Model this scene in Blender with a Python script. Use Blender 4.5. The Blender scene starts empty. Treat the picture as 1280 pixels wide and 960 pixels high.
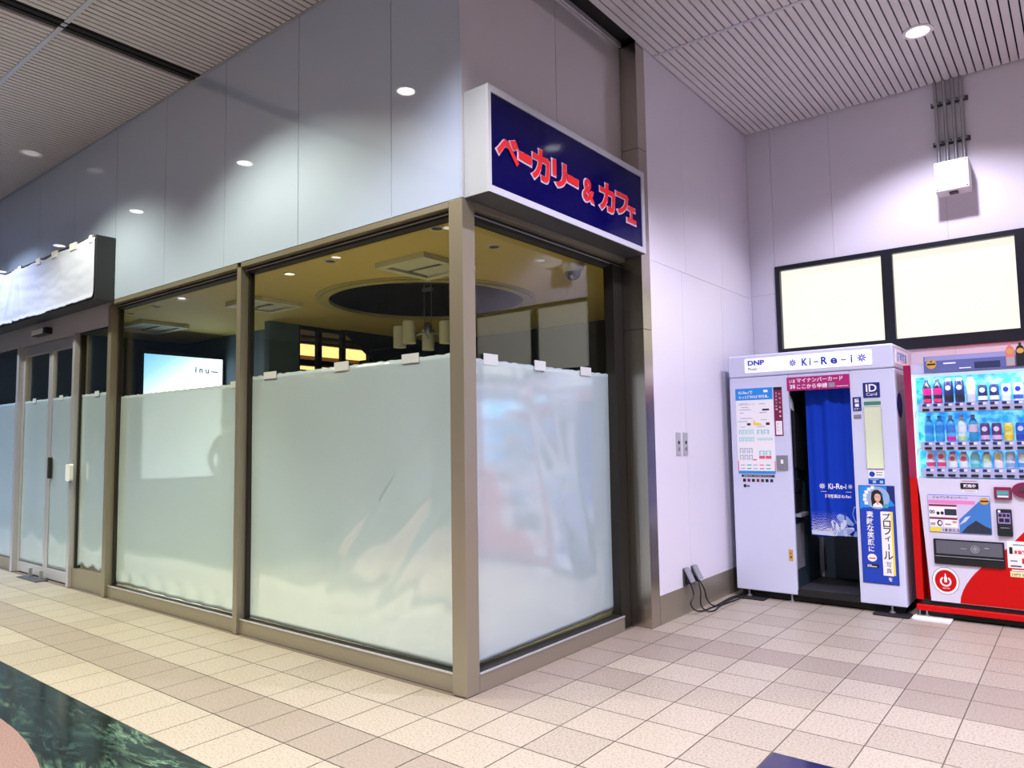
import bpy, bmesh, math, random
from mathutils import Vector, Matrix
random.seed(4)
S = bpy.context.scene
COL = S.collection
PI = math.pi

# ------------------------------------------------------------------ helpers
def lin(c):
    c = c / 255.0
    return c / 12.92 if c <= 0.04045 else ((c + 0.055) / 1.055) ** 2.4
def rgb(c): return (lin(c[0]), lin(c[1]), lin(c[2]), 1.0)

def mat(name, col, rough=0.5, metal=0.0, spec=0.5, coat=0.0, coat_rough=0.05, emit=None, es=0.0, noise=None, bump=None):
    m = bpy.data.materials.new(name); m.use_nodes = True
    nt = m.node_tree; b = nt.nodes['Principled BSDF']
    b.inputs['Base Color'].default_value = rgb(col)
    b.inputs['Roughness'].default_value = rough
    b.inputs['Metallic'].default_value = metal
    b.inputs['Specular IOR Level'].default_value = spec
    b.inputs['Coat Weight'].default_value = coat
    b.inputs['Coat Roughness'].default_value = coat_rough
    if emit:
        b.inputs['Emission Color'].default_value = rgb(emit); b.inputs['Emission Strength'].default_value = es
    if noise:   # (scale, second colour, lo, hi, detail)
        tc = nt.nodes.new('ShaderNodeTexCoord'); n = nt.nodes.new('ShaderNodeTexNoise')
        n.inputs['Scale'].default_value = noise[0]; n.inputs['Detail'].default_value = noise[4] if len(noise) > 4 else 4
        r = nt.nodes.new('ShaderNodeValToRGB')
        r.color_ramp.elements[0].position = noise[2]; r.color_ramp.elements[1].position = noise[3]
        r.color_ramp.elements[0].color = rgb(col); r.color_ramp.elements[1].color = rgb(noise[1])
        nt.links.new(tc.outputs['Object'], n.inputs['Vector']); nt.links.new(n.outputs['Fac'], r.inputs['Fac'])
        nt.links.new(r.outputs['Color'], b.inputs['Base Color'])
    if bump:    # (scale, strength, stretch xyz)
        tc = nt.nodes.new('ShaderNodeTexCoord'); mp = nt.nodes.new('ShaderNodeMapping')
        mp.inputs['Scale'].default_value = bump[2]
        n = nt.nodes.new('ShaderNodeTexNoise'); n.inputs['Scale'].default_value = bump[0]; n.inputs['Detail'].default_value = 3
        bp = nt.nodes.new('ShaderNodeBump'); bp.inputs['Strength'].default_value = bump[1]; bp.inputs['Distance'].default_value = 0.01
        nt.links.new(tc.outputs['Object'], mp.inputs['Vector']); nt.links.new(mp.outputs['Vector'], n.inputs['Vector'])
        nt.links.new(n.outputs['Fac'], bp.inputs['Height']); nt.links.new(bp.outputs['Normal'], b.inputs['Normal'])
    return m

def glass_mat(name, base, gain, power, tint=(255, 255, 255), rough=0.0):
    """clear sheet: straight transparency plus a mirror share that grows towards grazing"""
    m = bpy.data.materials.new(name); m.use_nodes = True; nt = m.node_tree; nt.nodes.clear()
    out = nt.nodes.new('ShaderNodeOutputMaterial'); mix = nt.nodes.new('ShaderNodeMixShader')
    t = nt.nodes.new('ShaderNodeBsdfTransparent'); t.inputs['Color'].default_value = rgb(tint)
    g = nt.nodes.new('ShaderNodeBsdfGlossy'); g.inputs['Roughness'].default_value = rough
    lw = nt.nodes.new('ShaderNodeLayerWeight'); lw.inputs['Blend'].default_value = 0.5
    p = nt.nodes.new('ShaderNodeMath'); p.operation = 'POWER'; p.inputs[1].default_value = power
    a = nt.nodes.new('ShaderNodeMath'); a.operation = 'MULTIPLY_ADD'; a.inputs[1].default_value = gain; a.inputs[2].default_value = base
    nt.links.new(lw.outputs['Facing'], p.inputs[0]); nt.links.new(p.outputs[0], a.inputs[0])
    nt.links.new(a.outputs[0], mix.inputs[0]); nt.links.new(t.outputs[0], mix.inputs[1]); nt.links.new(g.outputs[0], mix.inputs[2])
    nt.links.new(mix.outputs[0], out.inputs['Surface'])
    return m

def film_mat(name, col, clear=0.4, gloss=0.12, grough=0.16, brough=0.22):
    m = bpy.data.materials.new(name); m.use_nodes = True; nt = m.node_tree; nt.nodes.clear()
    out = nt.nodes.new('ShaderNodeOutputMaterial')
    d = nt.nodes.new('ShaderNodeBsdfDiffuse'); d.inputs['Color'].default_value = rgb(col)
    tl = nt.nodes.new('ShaderNodeBsdfTranslucent'); tl.inputs['Color'].default_value = rgb(col)
    m1 = nt.nodes.new('ShaderNodeMixShader'); m1.inputs[0].default_value = 0.14
    rf = nt.nodes.new('ShaderNodeBsdfRefraction'); rf.inputs['Roughness'].default_value = brough; rf.inputs['IOR'].default_value = 1.25
    rf.inputs['Color'].default_value = rgb((250, 252, 252))
    m2 = nt.nodes.new('ShaderNodeMixShader'); m2.inputs[0].default_value = clear
    g = nt.nodes.new('ShaderNodeBsdfGlossy'); g.inputs['Roughness'].default_value = grough
    lw = nt.nodes.new('ShaderNodeLayerWeight'); lw.inputs['Blend'].default_value = 0.5
    a = nt.nodes.new('ShaderNodeMath'); a.operation = 'MULTIPLY_ADD'; a.inputs[1].default_value = gloss * 2.2; a.inputs[2].default_value = gloss * 0.35
    m3 = nt.nodes.new('ShaderNodeMixShader')
    L = nt.links.new
    L(d.outputs[0], m1.inputs[1]); L(tl.outputs[0], m1.inputs[2]); L(m1.outputs[0], m2.inputs[1]); L(rf.outputs[0], m2.inputs[2])
    L(lw.outputs['Facing'], a.inputs[0]); L(a.outputs[0], m3.inputs[0]); L(m2.outputs[0], m3.inputs[1]); L(g.outputs[0], m3.inputs[2])
    L(m3.outputs[0], out.inputs['Surface'])
    return m

# plane mappings: (u, v, outward d) -> xyz
def PY(y): return lambda u, v, d: (u, y - d, v)          # faces -Y
def PX(x): return lambda u, v, d: (x + d, u, v)          # faces +X
def PZD(z): return lambda u, v, d: (u, v, z - d)         # faces down
def PZU(z): return lambda u, v, d: (u, v, z + d)         # faces up

_fc = bpy.data.curves.new('f', 'FONT'); _fo = bpy.data.objects.new('f', _fc); COL.objects.link(_fo)
_tc = {}
def glyphs(body, bold, align='LEFT'):
    k = (body, bold, align)
    if k not in _tc:
        _fc.body = body; _fc.offset = bold; _fc.resolution_u = 3; _fc.align_x = align; _fc.space_line = 0.85
        bpy.context.view_layer.update()
        me = bpy.data.meshes.new_from_object(_fo.evaluated_get(bpy.context.evaluated_depsgraph_get()))
        vs = [tuple(v.co) for v in me.vertices]; fs = [tuple(p.vertices) for p in me.polygons]
        bpy.data.meshes.remove(me)
        _tc[k] = (vs, fs)
    return _tc[k]

class MB:
    def __init__(s): s.v = []; s.f = []; s.m = []
    def add(s, vs, fs, mi=0):
        o = len(s.v); s.v += [tuple(v) for v in vs]
        for f in fs: s.f.append(tuple(i + o for i in f)); s.m.append(mi)
        return s
    def box(s, x0, x1, y0, y1, z0, z1, mi=0):
        vs = [(x, y, z) for z in (z0, z1) for y in (y0, y1) for x in (x0, x1)]
        return s.add(vs, [(0, 2, 3, 1), (4, 5, 7, 6), (0, 1, 5, 4), (2, 6, 7, 3), (0, 4, 6, 2), (1, 3, 7, 5)], mi)
    def poly(s, pts, P, d0, d1, mi=0):
        n = len(pts)
        vs = [P(u, v, d0) for u, v in pts] + [P(u, v, d1) for u, v in pts]
        fs = [tuple(range(n, 2 * n)), tuple(reversed(range(n)))] + [(i, (i + 1) % n, n + (i + 1) % n, n + i) for i in range(n)]
        return s.add(vs, fs, mi)
    def rect(s, u0, v0, u1, v1, P, d0=0, d1=0.001, mi=0):
        return s.poly([(u0, v0), (u1, v0), (u1, v1), (u0, v1)], P, d0, d1, mi)
    def rrect(s, u0, v0, u1, v1, r, P, d0=0, d1=0.001, mi=0):
        pts = []
        for cx, cy, a0 in ((u1 - r, v1 - r, 0), (u0 + r, v1 - r, 90), (u0 + r, v0 + r, 180), (u1 - r, v0 + r, 270)):
            for k in range(5):
                a = math.radians(a0 + k * 22.5); pts.append((cx + r * math.cos(a), cy + r * math.sin(a)))
        return s.poly(pts, P, d0, d1, mi)
    def disc(s, cu, cv, ru, rv, P, d0=0, d1=0.001, mi=0, n=28):
        return s.poly([(cu + ru * math.cos(2 * PI * k / n), cv + rv * math.sin(2 * PI * k / n)) for k in range(n)], P, d0, d1, mi)
    def ring(s, cu, cv, r0, r1, P, d0=0, d1=0.001, mi=0, n=32, a0=0, a1=360):
        full = a1 - a0 >= 360; N = n if full else n + 1
        A = [math.radians(a0 + (a1 - a0) * k / n) for k in range(N)]
        vs = []
        for a in A:
            c, q = math.cos(a), math.sin(a)
            vs += [P(cu + r0 * c, cv + r0 * q, d0), P(cu + r1 * c, cv + r1 * q, d0), P(cu + r1 * c, cv + r1 * q, d1), P(cu + r0 * c, cv + r0 * q, d1)]
        fs = []
        for k in range(n):
            a, b = 4 * k, 4 * ((k + 1) % N)
            for i in range(4): j = (i + 1) % 4; fs.append((a + i, a + j, b + j, b + i))
        if not full: fs += [(0, 1, 2, 3), tuple(4 * n + i for i in (3, 2, 1, 0))]
        return s.add(vs, fs, mi)
    def lathe(s, prof, cx, cy, n=20, mi=0, P=None, z0=0):
        """prof [(r, h)] about +Z at cx, cy"""
        vs = []; fs = []
        for r, h in prof:
            for k in range(n):
                a = 2 * PI * k / n; vs.append((cx + r * math.cos(a), cy + r * math.sin(a), z0 + h))
        for i in range(len(prof) - 1):
            for k in range(n):
                a, b = i * n + k, i * n + (k + 1) % n
                fs.append((a, b, b + n, a + n))
        fs.append(tuple(reversed(range(n)))); fs.append(tuple(range((len(prof) - 1) * n, len(prof) * n)))
        return s.add(vs, fs, mi)
    def tube(s, pts, r, n=8, mi=0):
        pts = [Vector(p) for p in pts]; vs = []; fs = []
        for i, p in enumerate(pts):
            t = (pts[min(i + 1, len(pts) - 1)] - pts[max(i - 1, 0)]).normalized()
            up = Vector((0, 0, 1)) if abs(t.z) < 0.9 else Vector((1, 0, 0))
            a = t.cross(up).normalized(); b = a.cross(t)
            for k in range(n):
                w = 2 * PI * k / n; vs.append(tuple(p + a * r * math.cos(w) + b * r * math.sin(w)))
        for i in range(len(pts) - 1):
            for k in range(n):
                fs.append((i * n + k, i * n + (k + 1) % n, (i + 1) * n + (k + 1) % n, (i + 1) * n + k))
        fs.append(tuple(reversed(range(n)))); fs.append(tuple(range((len(pts) - 1) * n, len(pts) * n)))
        return s.add(vs, fs, mi)
    def text(s, body, u0, v0, u1, v1, P, mi=0, bold=0.0, d0=0.0006, keep=False, rot=0, align='LEFT', shear=0):
        """writing fitted to the box u0..u1, v0..v1 on plane P"""
        if '\n' in body:      # vertical writing: one square cell per character
            ch = body.split('\n'); h = (v1 - v0) / len(ch); c = min(h, u1 - u0) * .94; um = (u0 + u1) / 2
            for k, q in enumerate(ch):
                vm = v1 - (k + .5) * h; e = c / 2 * (.78 if q in 'ィにで' else 1)
                s.text(q, um - e, vm - e, um + e, vm + e, P, mi, bold, d0)
            return s
        vs, fs = glyphs(body, bold, align)
        if not vs: return s
        if shear: vs = [(x + shear * y, y, z) for x, y, z in vs]
        if rot:
            c, q = math.cos(rot), math.sin(rot); vs = [(x * c - y * q, x * q + y * c, z) for x, y, z in vs]
        xs = [v[0] for v in vs]; ys = [v[1] for v in vs]
        xa, xb, ya, yb = min(xs), max(xs), min(ys), max(ys)
        kx = (u1 - u0) / max(xb - xa, 1e-6); ky = (v1 - v0) / max(yb - ya, 1e-6)
        if keep: kx = ky = min(kx, ky)
        w = [P(u0 + (x - xa) * kx, v0 + (y - ya) * ky, d0) for x, y, z in vs]
        return s.add(w, fs, mi)
    def star(s, cu, cv, r, P, mi=0, d0=0, d1=0.0008):
        for k in range(8):
            a = k * PI / 4; c, q = math.cos(a), math.sin(a)
            s.poly([(cu + x * c - y * q, cv + x * q + y * c) for x, y in ((r * .2, -r * .07), (r * .6, -r * .15), (r, -r * .07), (r, r * .07), (r * .6, r * .15), (r * .2, r * .07))], P, d0, d1, mi)
        return s
    def build(s, name, mats, parent=None, smooth=False, bevel=0, recalc=True, seg=2):
        me = bpy.data.meshes.new(name); me.from_pydata(s.v, [], s.f)
        if not isinstance(mats, (list, tuple)): mats = [mats]
        for m in mats: me.materials.append(m)
        for p, i in zip(me.polygons, s.m): p.material_index = i; p.use_smooth = smooth
        if recalc:
            bm = bmesh.new(); bm.from_mesh(me); bmesh.ops.recalc_face_normals(bm, faces=bm.faces); bm.to_mesh(me); bm.free()
        if smooth and hasattr(me, 'set_sharp_from_angle'): me.set_sharp_from_angle(angle=math.radians(40))
        o = bpy.data.objects.new(name, me); COL.objects.link(o)
        if parent: o.parent = parent
        if bevel:
            b = o.modifiers.new('bevel', 'BEVEL'); b.width = bevel; b.segments = seg; b.limit_method = 'ANGLE'
        return o

def rebase(root, p):
    """move the origin of a top-level Empty/mesh to its base; children keep their place"""
    p = Vector(p); root.location = p
    for c in root.children: c.matrix_parent_inverse = Matrix.Translation(-p)
def tag(o, label, cat, group=None, kind=None):
    o['label'] = label; o['category'] = cat
    if group: o['group'] = group
    if kind: o['kind'] = kind
    return o
def thing(name, label, cat, group=None):
    o = bpy.data.objects.new(name, None); COL.objects.link(o); o.empty_display_size = 0.1
    return tag(o, label, cat, group)
def struct(o): o['kind'] = 'structure'; return o

# ------------------------------------------------------------------ materials
M = {}
M['panel'] = mat('white_enamel_panel', (176, 194, 226), 0.32, spec=0.5, coat=1.0, coat_rough=0.02)
M['panel'].node_tree.nodes['Principled BSDF'].inputs['Coat IOR'].default_value = 2.0
M['joint'] = mat('dark_joint', (70, 72, 78), 0.7)
M['wallw'] = mat('white_wall_panel', (216, 214, 226), 0.38, coat=0.15, coat_rough=0.12)
M['slat'] = mat('aluminium_slat', (206, 204, 208), 0.42, metal=0.0, spec=0.5)
M['black'] = mat('matt_black', (10, 10, 12), 0.7)
M['dark'] = mat('dark_void', (22, 22, 24), 0.8)
M['steel'] = mat('brushed_steel', (186, 178, 166), 0.26, metal=1.0, bump=(60, 0.08, (1, 1, 0.03)))
M['bronze'] = mat('bronze_anodised', (146, 139, 123), 0.36, metal=0.5, bump=(60, 0.04, (1, 1, 0.03)))
M['bronzed'] = mat('dark_bronze', (52, 50, 46), 0.4, metal=0.6)
M['alum'] = mat('pale_aluminium', (190, 190, 196), 0.35, metal=0.5)
M['tile'] = mat('beige_tile', (155, 147, 133), 0.42, noise=(95, (128, 120, 106), 0.47, 0.66, 5))
M['tiled'] = mat('taupe_tile', (139, 129, 117), 0.42, noise=(95, (119, 109, 98), 0.42, 0.66, 5))
M['grout'] = mat('grout', (96, 86, 78), 0.8)
M['granite'] = mat('pink_granite', (132, 106, 99), 0.4, noise=(120, (104, 80, 74), 0.4, 0.65, 6))
def marble():
    m = mat('green_marble', (10, 26, 24), 0.12, spec=0.5); nt = m.node_tree; b = nt.nodes['Principled BSDF']; L = nt.links.new
    tc = nt.nodes.new('ShaderNodeTexCoord'); mp = nt.nodes.new('ShaderNodeMapping'); mp.inputs['Rotation'].default_value = (0, 0, -0.35); mp.inputs['Scale'].default_value = (1.1, 4.2, 1)
    def noise(sc, det, dist, ro=.6):
        n = nt.nodes.new('ShaderNodeTexNoise'); n.inputs['Scale'].default_value = sc; n.inputs['Detail'].default_value = det; n.inputs['Distortion'].default_value = dist; n.inputs['Roughness'].default_value = ro
        L(mp.outputs[0], n.inputs[0]); return n.outputs['Fac']
    def ramp(src, *st):
        r = nt.nodes.new('ShaderNodeValToRGB'); e = r.color_ramp.elements
        e[0].position = st[0][0]; e[0].color = rgb(st[0][1]); e[1].position = st[-1][0]; e[1].color = rgb(st[-1][1])
        for q in st[1:-1]: e.new(q[0]).color = rgb(q[1])
        L(src, r.inputs[0]); return r.outputs[0]
    def mix(kind, f, a, b_):
        x = nt.nodes.new('ShaderNodeMix'); x.data_type = 'RGBA'; x.blend_type = kind
        if isinstance(f, (int, float)): x.inputs[0].default_value = f
        else: L(f, x.inputs[0])
        L(a, x.inputs[6]); L(b_, x.inputs[7]); return x.outputs[2]
    def vein(fac, wid):
        q = nt.nodes.new('ShaderNodeMath'); q.operation = 'SUBTRACT'; q.inputs[1].default_value = .5; L(fac, q.inputs[0])
        r = nt.nodes.new('ShaderNodeMath'); r.operation = 'ABSOLUTE'; L(q.outputs[0], r.inputs[0])
        t = nt.nodes.new('ShaderNodeMapRange'); t.inputs[1].default_value = 0; t.inputs[2].default_value = wid; t.inputs[3].default_value = 1; t.inputs[4].default_value = 0
        L(r.outputs[0], t.inputs[0]); return t.outputs[0]
    base = ramp(noise(3.2, 12, .6, .72), (.42, (4, 12, 14)), (.58, (10, 28, 30)), (.72, (34, 60, 58)))
    pale = ramp(noise(7, 6, 0), (.3, (50, 86, 70)), (.7, (116, 146, 118)))
    mask = nt.nodes.new('ShaderNodeMapRange'); mask.inputs[1].default_value = .5; mask.inputs[2].default_value = .64; L(noise(.9, 3, .4), mask.inputs[0])
    mu = nt.nodes.new('ShaderNodeMath'); mu.operation = 'MULTIPLY'; L(vein(noise(1.3, 12, 1.0, .7), .045), mu.inputs[0]); L(mask.outputs[0], mu.inputs[1])
    fine = ramp(vein(noise(2.6, 10, .8, .65), .016), (0, (0, 0, 0)), (1, (40, 66, 64)))
    c = mix('LIGHTEN', 1.0, base, fine); c = mix('MIX', mu.outputs[0], c, pale)
    L(tc.outputs['Object'], mp.inputs[0]); L(c, b.inputs['Base Color'])
    return m
M['marble'] = marble()
M['glass'] = glass_mat('clear_shop_glass', 0.03, 0.5, 2.7, (244, 248, 246))
M['vglass'] = glass_mat('display_glass', 0.015, 0.2, 3, (252, 253, 255))
M['film'] = film_mat('frosted_plastic_film', (222, 244, 252), clear=0.46, gloss=0.19, grough=0.08, brough=0.06)
M['tape'] = mat('clear_tape', (190, 196, 198), 0.35)
M['cafe_ceil'] = mat('cream_plaster', (206, 184, 108), 0.7)
M['cafe_wall'] = mat('slate_blue_wall', (84, 106, 124), 0.7)
M['cafe_dark'] = mat('charcoal_wall', (16, 24, 27), 0.7)
M['cafe_floor'] = mat('brown_floor', (140, 132, 112), 0.5)
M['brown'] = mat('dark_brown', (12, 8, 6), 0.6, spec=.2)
M['white'] = mat('white_plastic', (226, 226, 230), 0.4)
M['cream'] = mat('cream_plastic', (214, 212, 196), 0.45)
M['booth'] = mat('pale_booth_panel', (206, 211, 236), 0.33, coat=0.2)
M['pwhite'] = mat('white_print', (240, 241, 244), 0.4)
M['navy'] = mat('navy_frame', (14, 20, 34), 0.4)
M['signblue'] = mat('sign_blue', (2, 1, 66), 0.08, spec=0.14)
M['red'] = mat('sign_red', (206, 8, 20), 0.35)
M['pinkw'] = mat('sign_outline', (204, 176, 200), 0.4)
M['vred'] = mat('vending_red', (196, 2, 6), 0.3, spec=0.25)
M['vmag'] = mat('vending_red_reflection', (150, 6, 74), 0.28, coat=0.3)
M['blue'] = mat('print_blue', (16, 62, 178), 0.4)
M['dblue'] = mat('print_dark_blue', (18, 34, 112), 0.4)
M['sky'] = mat('print_sky_blue', (28, 142, 226), 0.4)
M['curtain'] = mat('blue_curtain', (6, 56, 180), 0.75, spec=0.2)
M['mag'] = mat('print_magenta', (170, 22, 110), 0.4)
M['plum'] = mat('print_plum', (122, 22, 70), 0.4)
M['grey'] = mat('mid_grey', (128, 130, 140), 0.45)
M['dgrey'] = mat('dark_grey', (58, 60, 66), 0.45)
M['pgrey'] = mat('print_grey', (140, 144, 150), 0.5)
M['ink'] = mat('black_ink', (14, 14, 18), 0.5)
M['yellow'] = mat('yellow_print', (238, 214, 40), 0.45)
M['gold'] = mat('gold_print', (204, 160, 74), 0.4)
M['pink'] = mat('pink_print', (232, 90, 120), 0.45)
M['teal'] = mat('teal_print', (60, 170, 170), 0.45)
M['lteal'] = mat('pale_teal_print', (150, 214, 214), 0.45)
M['skin'] = mat('skin', (226, 176, 152), 0.5)
M['hair'] = mat('black_hair', (20, 14, 16), 0.5)
M['mirror'] = mat('mirror', (225, 232, 222), 0.03, metal=1.0)
M['green'] = mat('green_band', (60, 130, 100), 0.4)
M['galv'] = mat('galvanised', (168, 170, 174), 0.35, metal=0.7)
M['sheet'] = mat('white_plastic_sheet', (192, 200, 232), 0.3, spec=0.5)
M['signbox'] = mat('charcoal_sign_box', (48, 50, 54), 0.5)
M['lamp'] = mat('lamp_lens', (255, 255, 255), 0.4, emit=(255, 250, 245), es=6)
M['lampdim'] = mat('dim_lamp_lens', (205, 205, 205), 0.4, emit=(235, 235, 235), es=0.25)
M['warmlamp'] = mat('warm_lamp_lens', (255, 240, 200), 0.4, emit=(255, 236, 190), es=3)
M['warmcove'] = mat('warm_cove', (255, 214, 140), 0.5, emit=(255, 206, 128), es=2.2)
M['winpane'] = mat('lit_frosted_pane', (110, 108, 102), 0.3, emit=(252, 248, 234), es=0.86)
def screen_mat():
    m = mat('reflected_screen', (20, 20, 20), 0.3); nt = m.node_tree; b = nt.nodes['Principled BSDF']
    tc = nt.nodes.new('ShaderNodeTexCoord'); n = nt.nodes.new('ShaderNodeSeparateXYZ'); r = nt.nodes.new('ShaderNodeValToRGB')
    mp = nt.nodes.new('ShaderNodeVectorMath'); mp.operation = 'DOT_PRODUCT'; mp.inputs[1].default_value = (0, 0.55, -0.75)
    ad = nt.nodes.new('ShaderNodeMath'); ad.operation = 'ADD'; ad.inputs[1].default_value = 0.75
    e = r.color_ramp.elements; e[0].position = 0.0; e[0].color = rgb((56, 140, 200)); e[1].position = 0.9; e[1].color = rgb((244, 252, 255))
    e.new(0.40).color = rgb((140, 184, 200))
    L = nt.links.new; L(tc.outputs['Object'], mp.inputs[0]); L(mp.outputs['Value'], ad.inputs[0]); L(ad.outputs[0], r.inputs[0])
    L(r.outputs[0], b.inputs['Emission Color']); b.inputs['Emission Strength'].default_value = 2.5
    return m
M['screen'] = screen_mat()
def aqua_mat():
    m = mat('backlit_aqua', (120, 210, 240), 0.4); nt = m.node_tree; b = nt.nodes['Principled BSDF']
    tc = nt.nodes.new('ShaderNodeTexCoord'); n = nt.nodes.new('ShaderNodeTexNoise'); n.inputs['Scale'].default_value = 16; n.inputs['Detail'].default_value = 5
    r = nt.nodes.new('ShaderNodeValToRGB'); e = r.color_ramp.elements
    e[0].position = 0.36; e[0].color = rgb((20, 128, 220)); e[1].position = 0.62; e[1].color = rgb((140, 222, 246)); e.new(0.48).color = rgb((50, 180, 234))
    L = nt.links.new; L(tc.outputs['Object'], n.inputs[0]); L(n.outputs['Fac'], r.inputs[0]); L(r.outputs[0], b.inputs['Emission Color']); L(r.outputs[0], b.inputs['Base Color'])
    b.inputs['Emission Strength'].default_value = 0.75
    return m
M['aqua'] = aqua_mat()
M['palelit'] = mat('backlit_white', (220, 240, 250), 0.4, emit=(206, 236, 252), es=0.6)

# ------------------------------------------------------------------ dimensions (metres; storefront corner at the origin)
HC = 4.165      # concourse ceiling
H1 = 2.595      # underside of the white upper panels
PITCH = 0.2877
YB = 3.895      # back wall
XW = 0.132      # white side wall
Y1 = 1.736      # steel pillar

# ---------- floor
mb = MB()
mb.box(-15, 10, -12, 4.2, -0.06, -0.004, 0)
mb.box(-9.3, -0.1, 0.1, 6.1, -0.004, 0.0, 5)
def dark_tile(i, j):
    if j == -3 and i < 2: return True
    if j == 5 and i >= 0: return True
    if j == 4 and (i >= 6 or i in (0, 1)): return True
    if i == 0 and 0 <= j <= 4: return True
    if i == 1 and j == 2: return True
    if i == 2 and j == 5: return True
    return False
g = 0.0026; rt = random.Random(12)
for i in range(-52, 32):
    for j in range(-4, 14):
        x0, y0 = i * PITCH, -0.012 + j * PITCH
        x1, y1 = x0 + PITCH, y0 + PITCH
        if i < 0 and j >= 0: continue
        if i == 5 and j <= 0: continue
        if y0 > 3.9: continue
        if j == -4: y0 -= 0.03
        yy1 = min(y1, 0.03) if i < 0 else y1
        mb.add([(x0 + g, y0 + g, 0), (x1 - g, y0 + g, 0), (x1 - g, yy1 - g, 0), (x0 + g, yy1 - g, 0)], [(0, 1, 2, 3)], 2 if dark_tile(i, j) else 7 if rt.random() < .3 else 1)
ym = -0.012 - 4 * PITCH - 0.03
mb.add([(-15, -9, -0.0005), (10, -9, -0.0005), (10, ym, -0.0005), (-15, ym, -0.0005)], [(0, 1, 2, 3)], 3)
mb.add([(5 * PITCH + g, ym, -0.0004), (6 * PITCH - g, ym, -0.0004), (6 * PITCH - g, -0.012 + PITCH, -0.0004), (5 * PITCH + g, -0.012 + PITCH, -0.0004)], [(0, 1, 2, 3)], 6)  # marble strip; violet of the reflected ceiling is put into its colour
n = 96
mb.add([(-1.667 + 3.45 * math.cos(2 * PI * k / n), -4.97 + 3.45 * math.sin(2 * PI * k / n), 0.0006) for k in range(n)], [tuple(range(n))], 4)
mb.add([(-15, -12, 0), (10, -12, 0), (10, -9.0, 0), (-15, -9.0, 0)], [(0, 1, 2, 3)], 1)
struct(mb.build('floor', [M['grout'], M['tile'], M['tiled'], M['marble'], M['granite'], M['cafe_floor'], mat('marble_violet_reflection', (34, 30, 66), 0.12), mat('beige_tile_worn', (149, 141, 127), 0.42, noise=(95, (121, 113, 100), 0.45, 0.66, 5))], recalc=False))

# ---------- slatted concourse ceiling
mb = MB()
sp = 0.0567; x = -15.0
joints = [-7.0, -5.0, -2.97, -0.96, 2.01]
k = 0
xs = []
x = XW + 0.012
while x < 10: xs.append(x); x += sp
x = XW + 0.012 - sp
while x > -15: xs.append(x); x -= sp
for x in xs:
    if -2.86 < x + sp * .5 < -2.69: continue
    cut = [-12] + joints + ([YB] if x > 0.1 else [])
    for a, b in zip(cut[:-1], cut[1:]):
        if x < 0.1 and a >= -1: continue
        mb.box(x, x + sp - (0.014 if x < .1 else .0105), a + 0.018, b - 0.018, HC, HC + 0.02, 0)
    if x < 0.1: mb.box(x, x + sp - 0.016, -0.96 + 0.018, -0.02, HC, HC + 0.02, 0)
mb.box(-15, 10, -12, 4.3, HC + 0.05, HC + 0.1, 1)
struct(mb.build('ceiling', [M['slat'], M['dark']]))
mb = MB()
for y in joints[:4]: mb.box(-15, 10, y - 0.016, y + 0.016, HC - 0.002, HC + 0.03)
mb.box(XW, 10, joints[4] - 0.016, joints[4] + 0.016, HC - 0.002, HC + 0.03)
mb.box(-15, 0.0, -0.018, 0.0, HC - 0.004, HC + 0.03); mb.box(0.004, 0.02, 0, Y1, HC - 0.004, HC + 0.03)
mb.box(XW + 0.002, XW + 0.012, Y1, YB, HC - 0.004, HC + 0.03)
struct(mb.build('trim_1', M['alum']))
mb = MB(); mb.box(-2.84, -2.705, -12, -0.02, HC + 0.004, HC + 0.03); mb.box(-2.80, -2.785, -12, -0.02, HC - 0.006, HC + 0.004); mb.box(-2.73, -2.72, -12, -0.02, HC - 0.006, HC + 0.004)
struct(mb.build('trim_2', M['black']))

# ---------- upper white panels over the shop front
mb = MB(); gp = 0.0022
mb.box(-15, -0.012, 0.012, 0.10, H1, HC + 0.05, 1); mb.box(-0.10, -0.012, 0.10, 1.9, H1, HC + 0.05, 1)
edges = [-0.001] + [-0.552 - 0.904 * k for k in range(16)]
for a, b in zip(edges[:-1], edges[1:]): mb.box(b + gp, a - gp if a < -0.01 else a, 0.0, 0.014, H1 + 0.002, HC, 0)
struct(mb.build('wall_left', [M['panel'], M['joint']]))
mb = MB()
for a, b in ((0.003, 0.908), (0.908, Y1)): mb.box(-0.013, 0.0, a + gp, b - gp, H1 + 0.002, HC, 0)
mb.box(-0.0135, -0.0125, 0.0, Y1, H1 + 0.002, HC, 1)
M['panel2'] = mat('enamel_panel_reflection_tone', (186, 182, 186), 0.32, coat=1.0, coat_rough=0.02); M['panel2'].node_tree.nodes['Principled BSDF'].inputs['Coat IOR'].default_value = 2.3  # same white enamel; the ceiling's reflection is put into tone and gloss
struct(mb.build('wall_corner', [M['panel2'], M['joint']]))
# steel pillar beside the storefront
mb = MB()
for a, b in ((0, 2.065), (2.069, 3.374), (3.378, HC - 0.01)): mb.box(-0.12, XW + 0.001, Y1, Y1 + 0.126, a, b, 0)
mb.box(-0.11, XW - 0.004, Y1 + 0.004, Y1 + 0.12, 0, HC, 1)
struct(mb.build('trim_3', [M['steel'], M['black']]))
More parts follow.
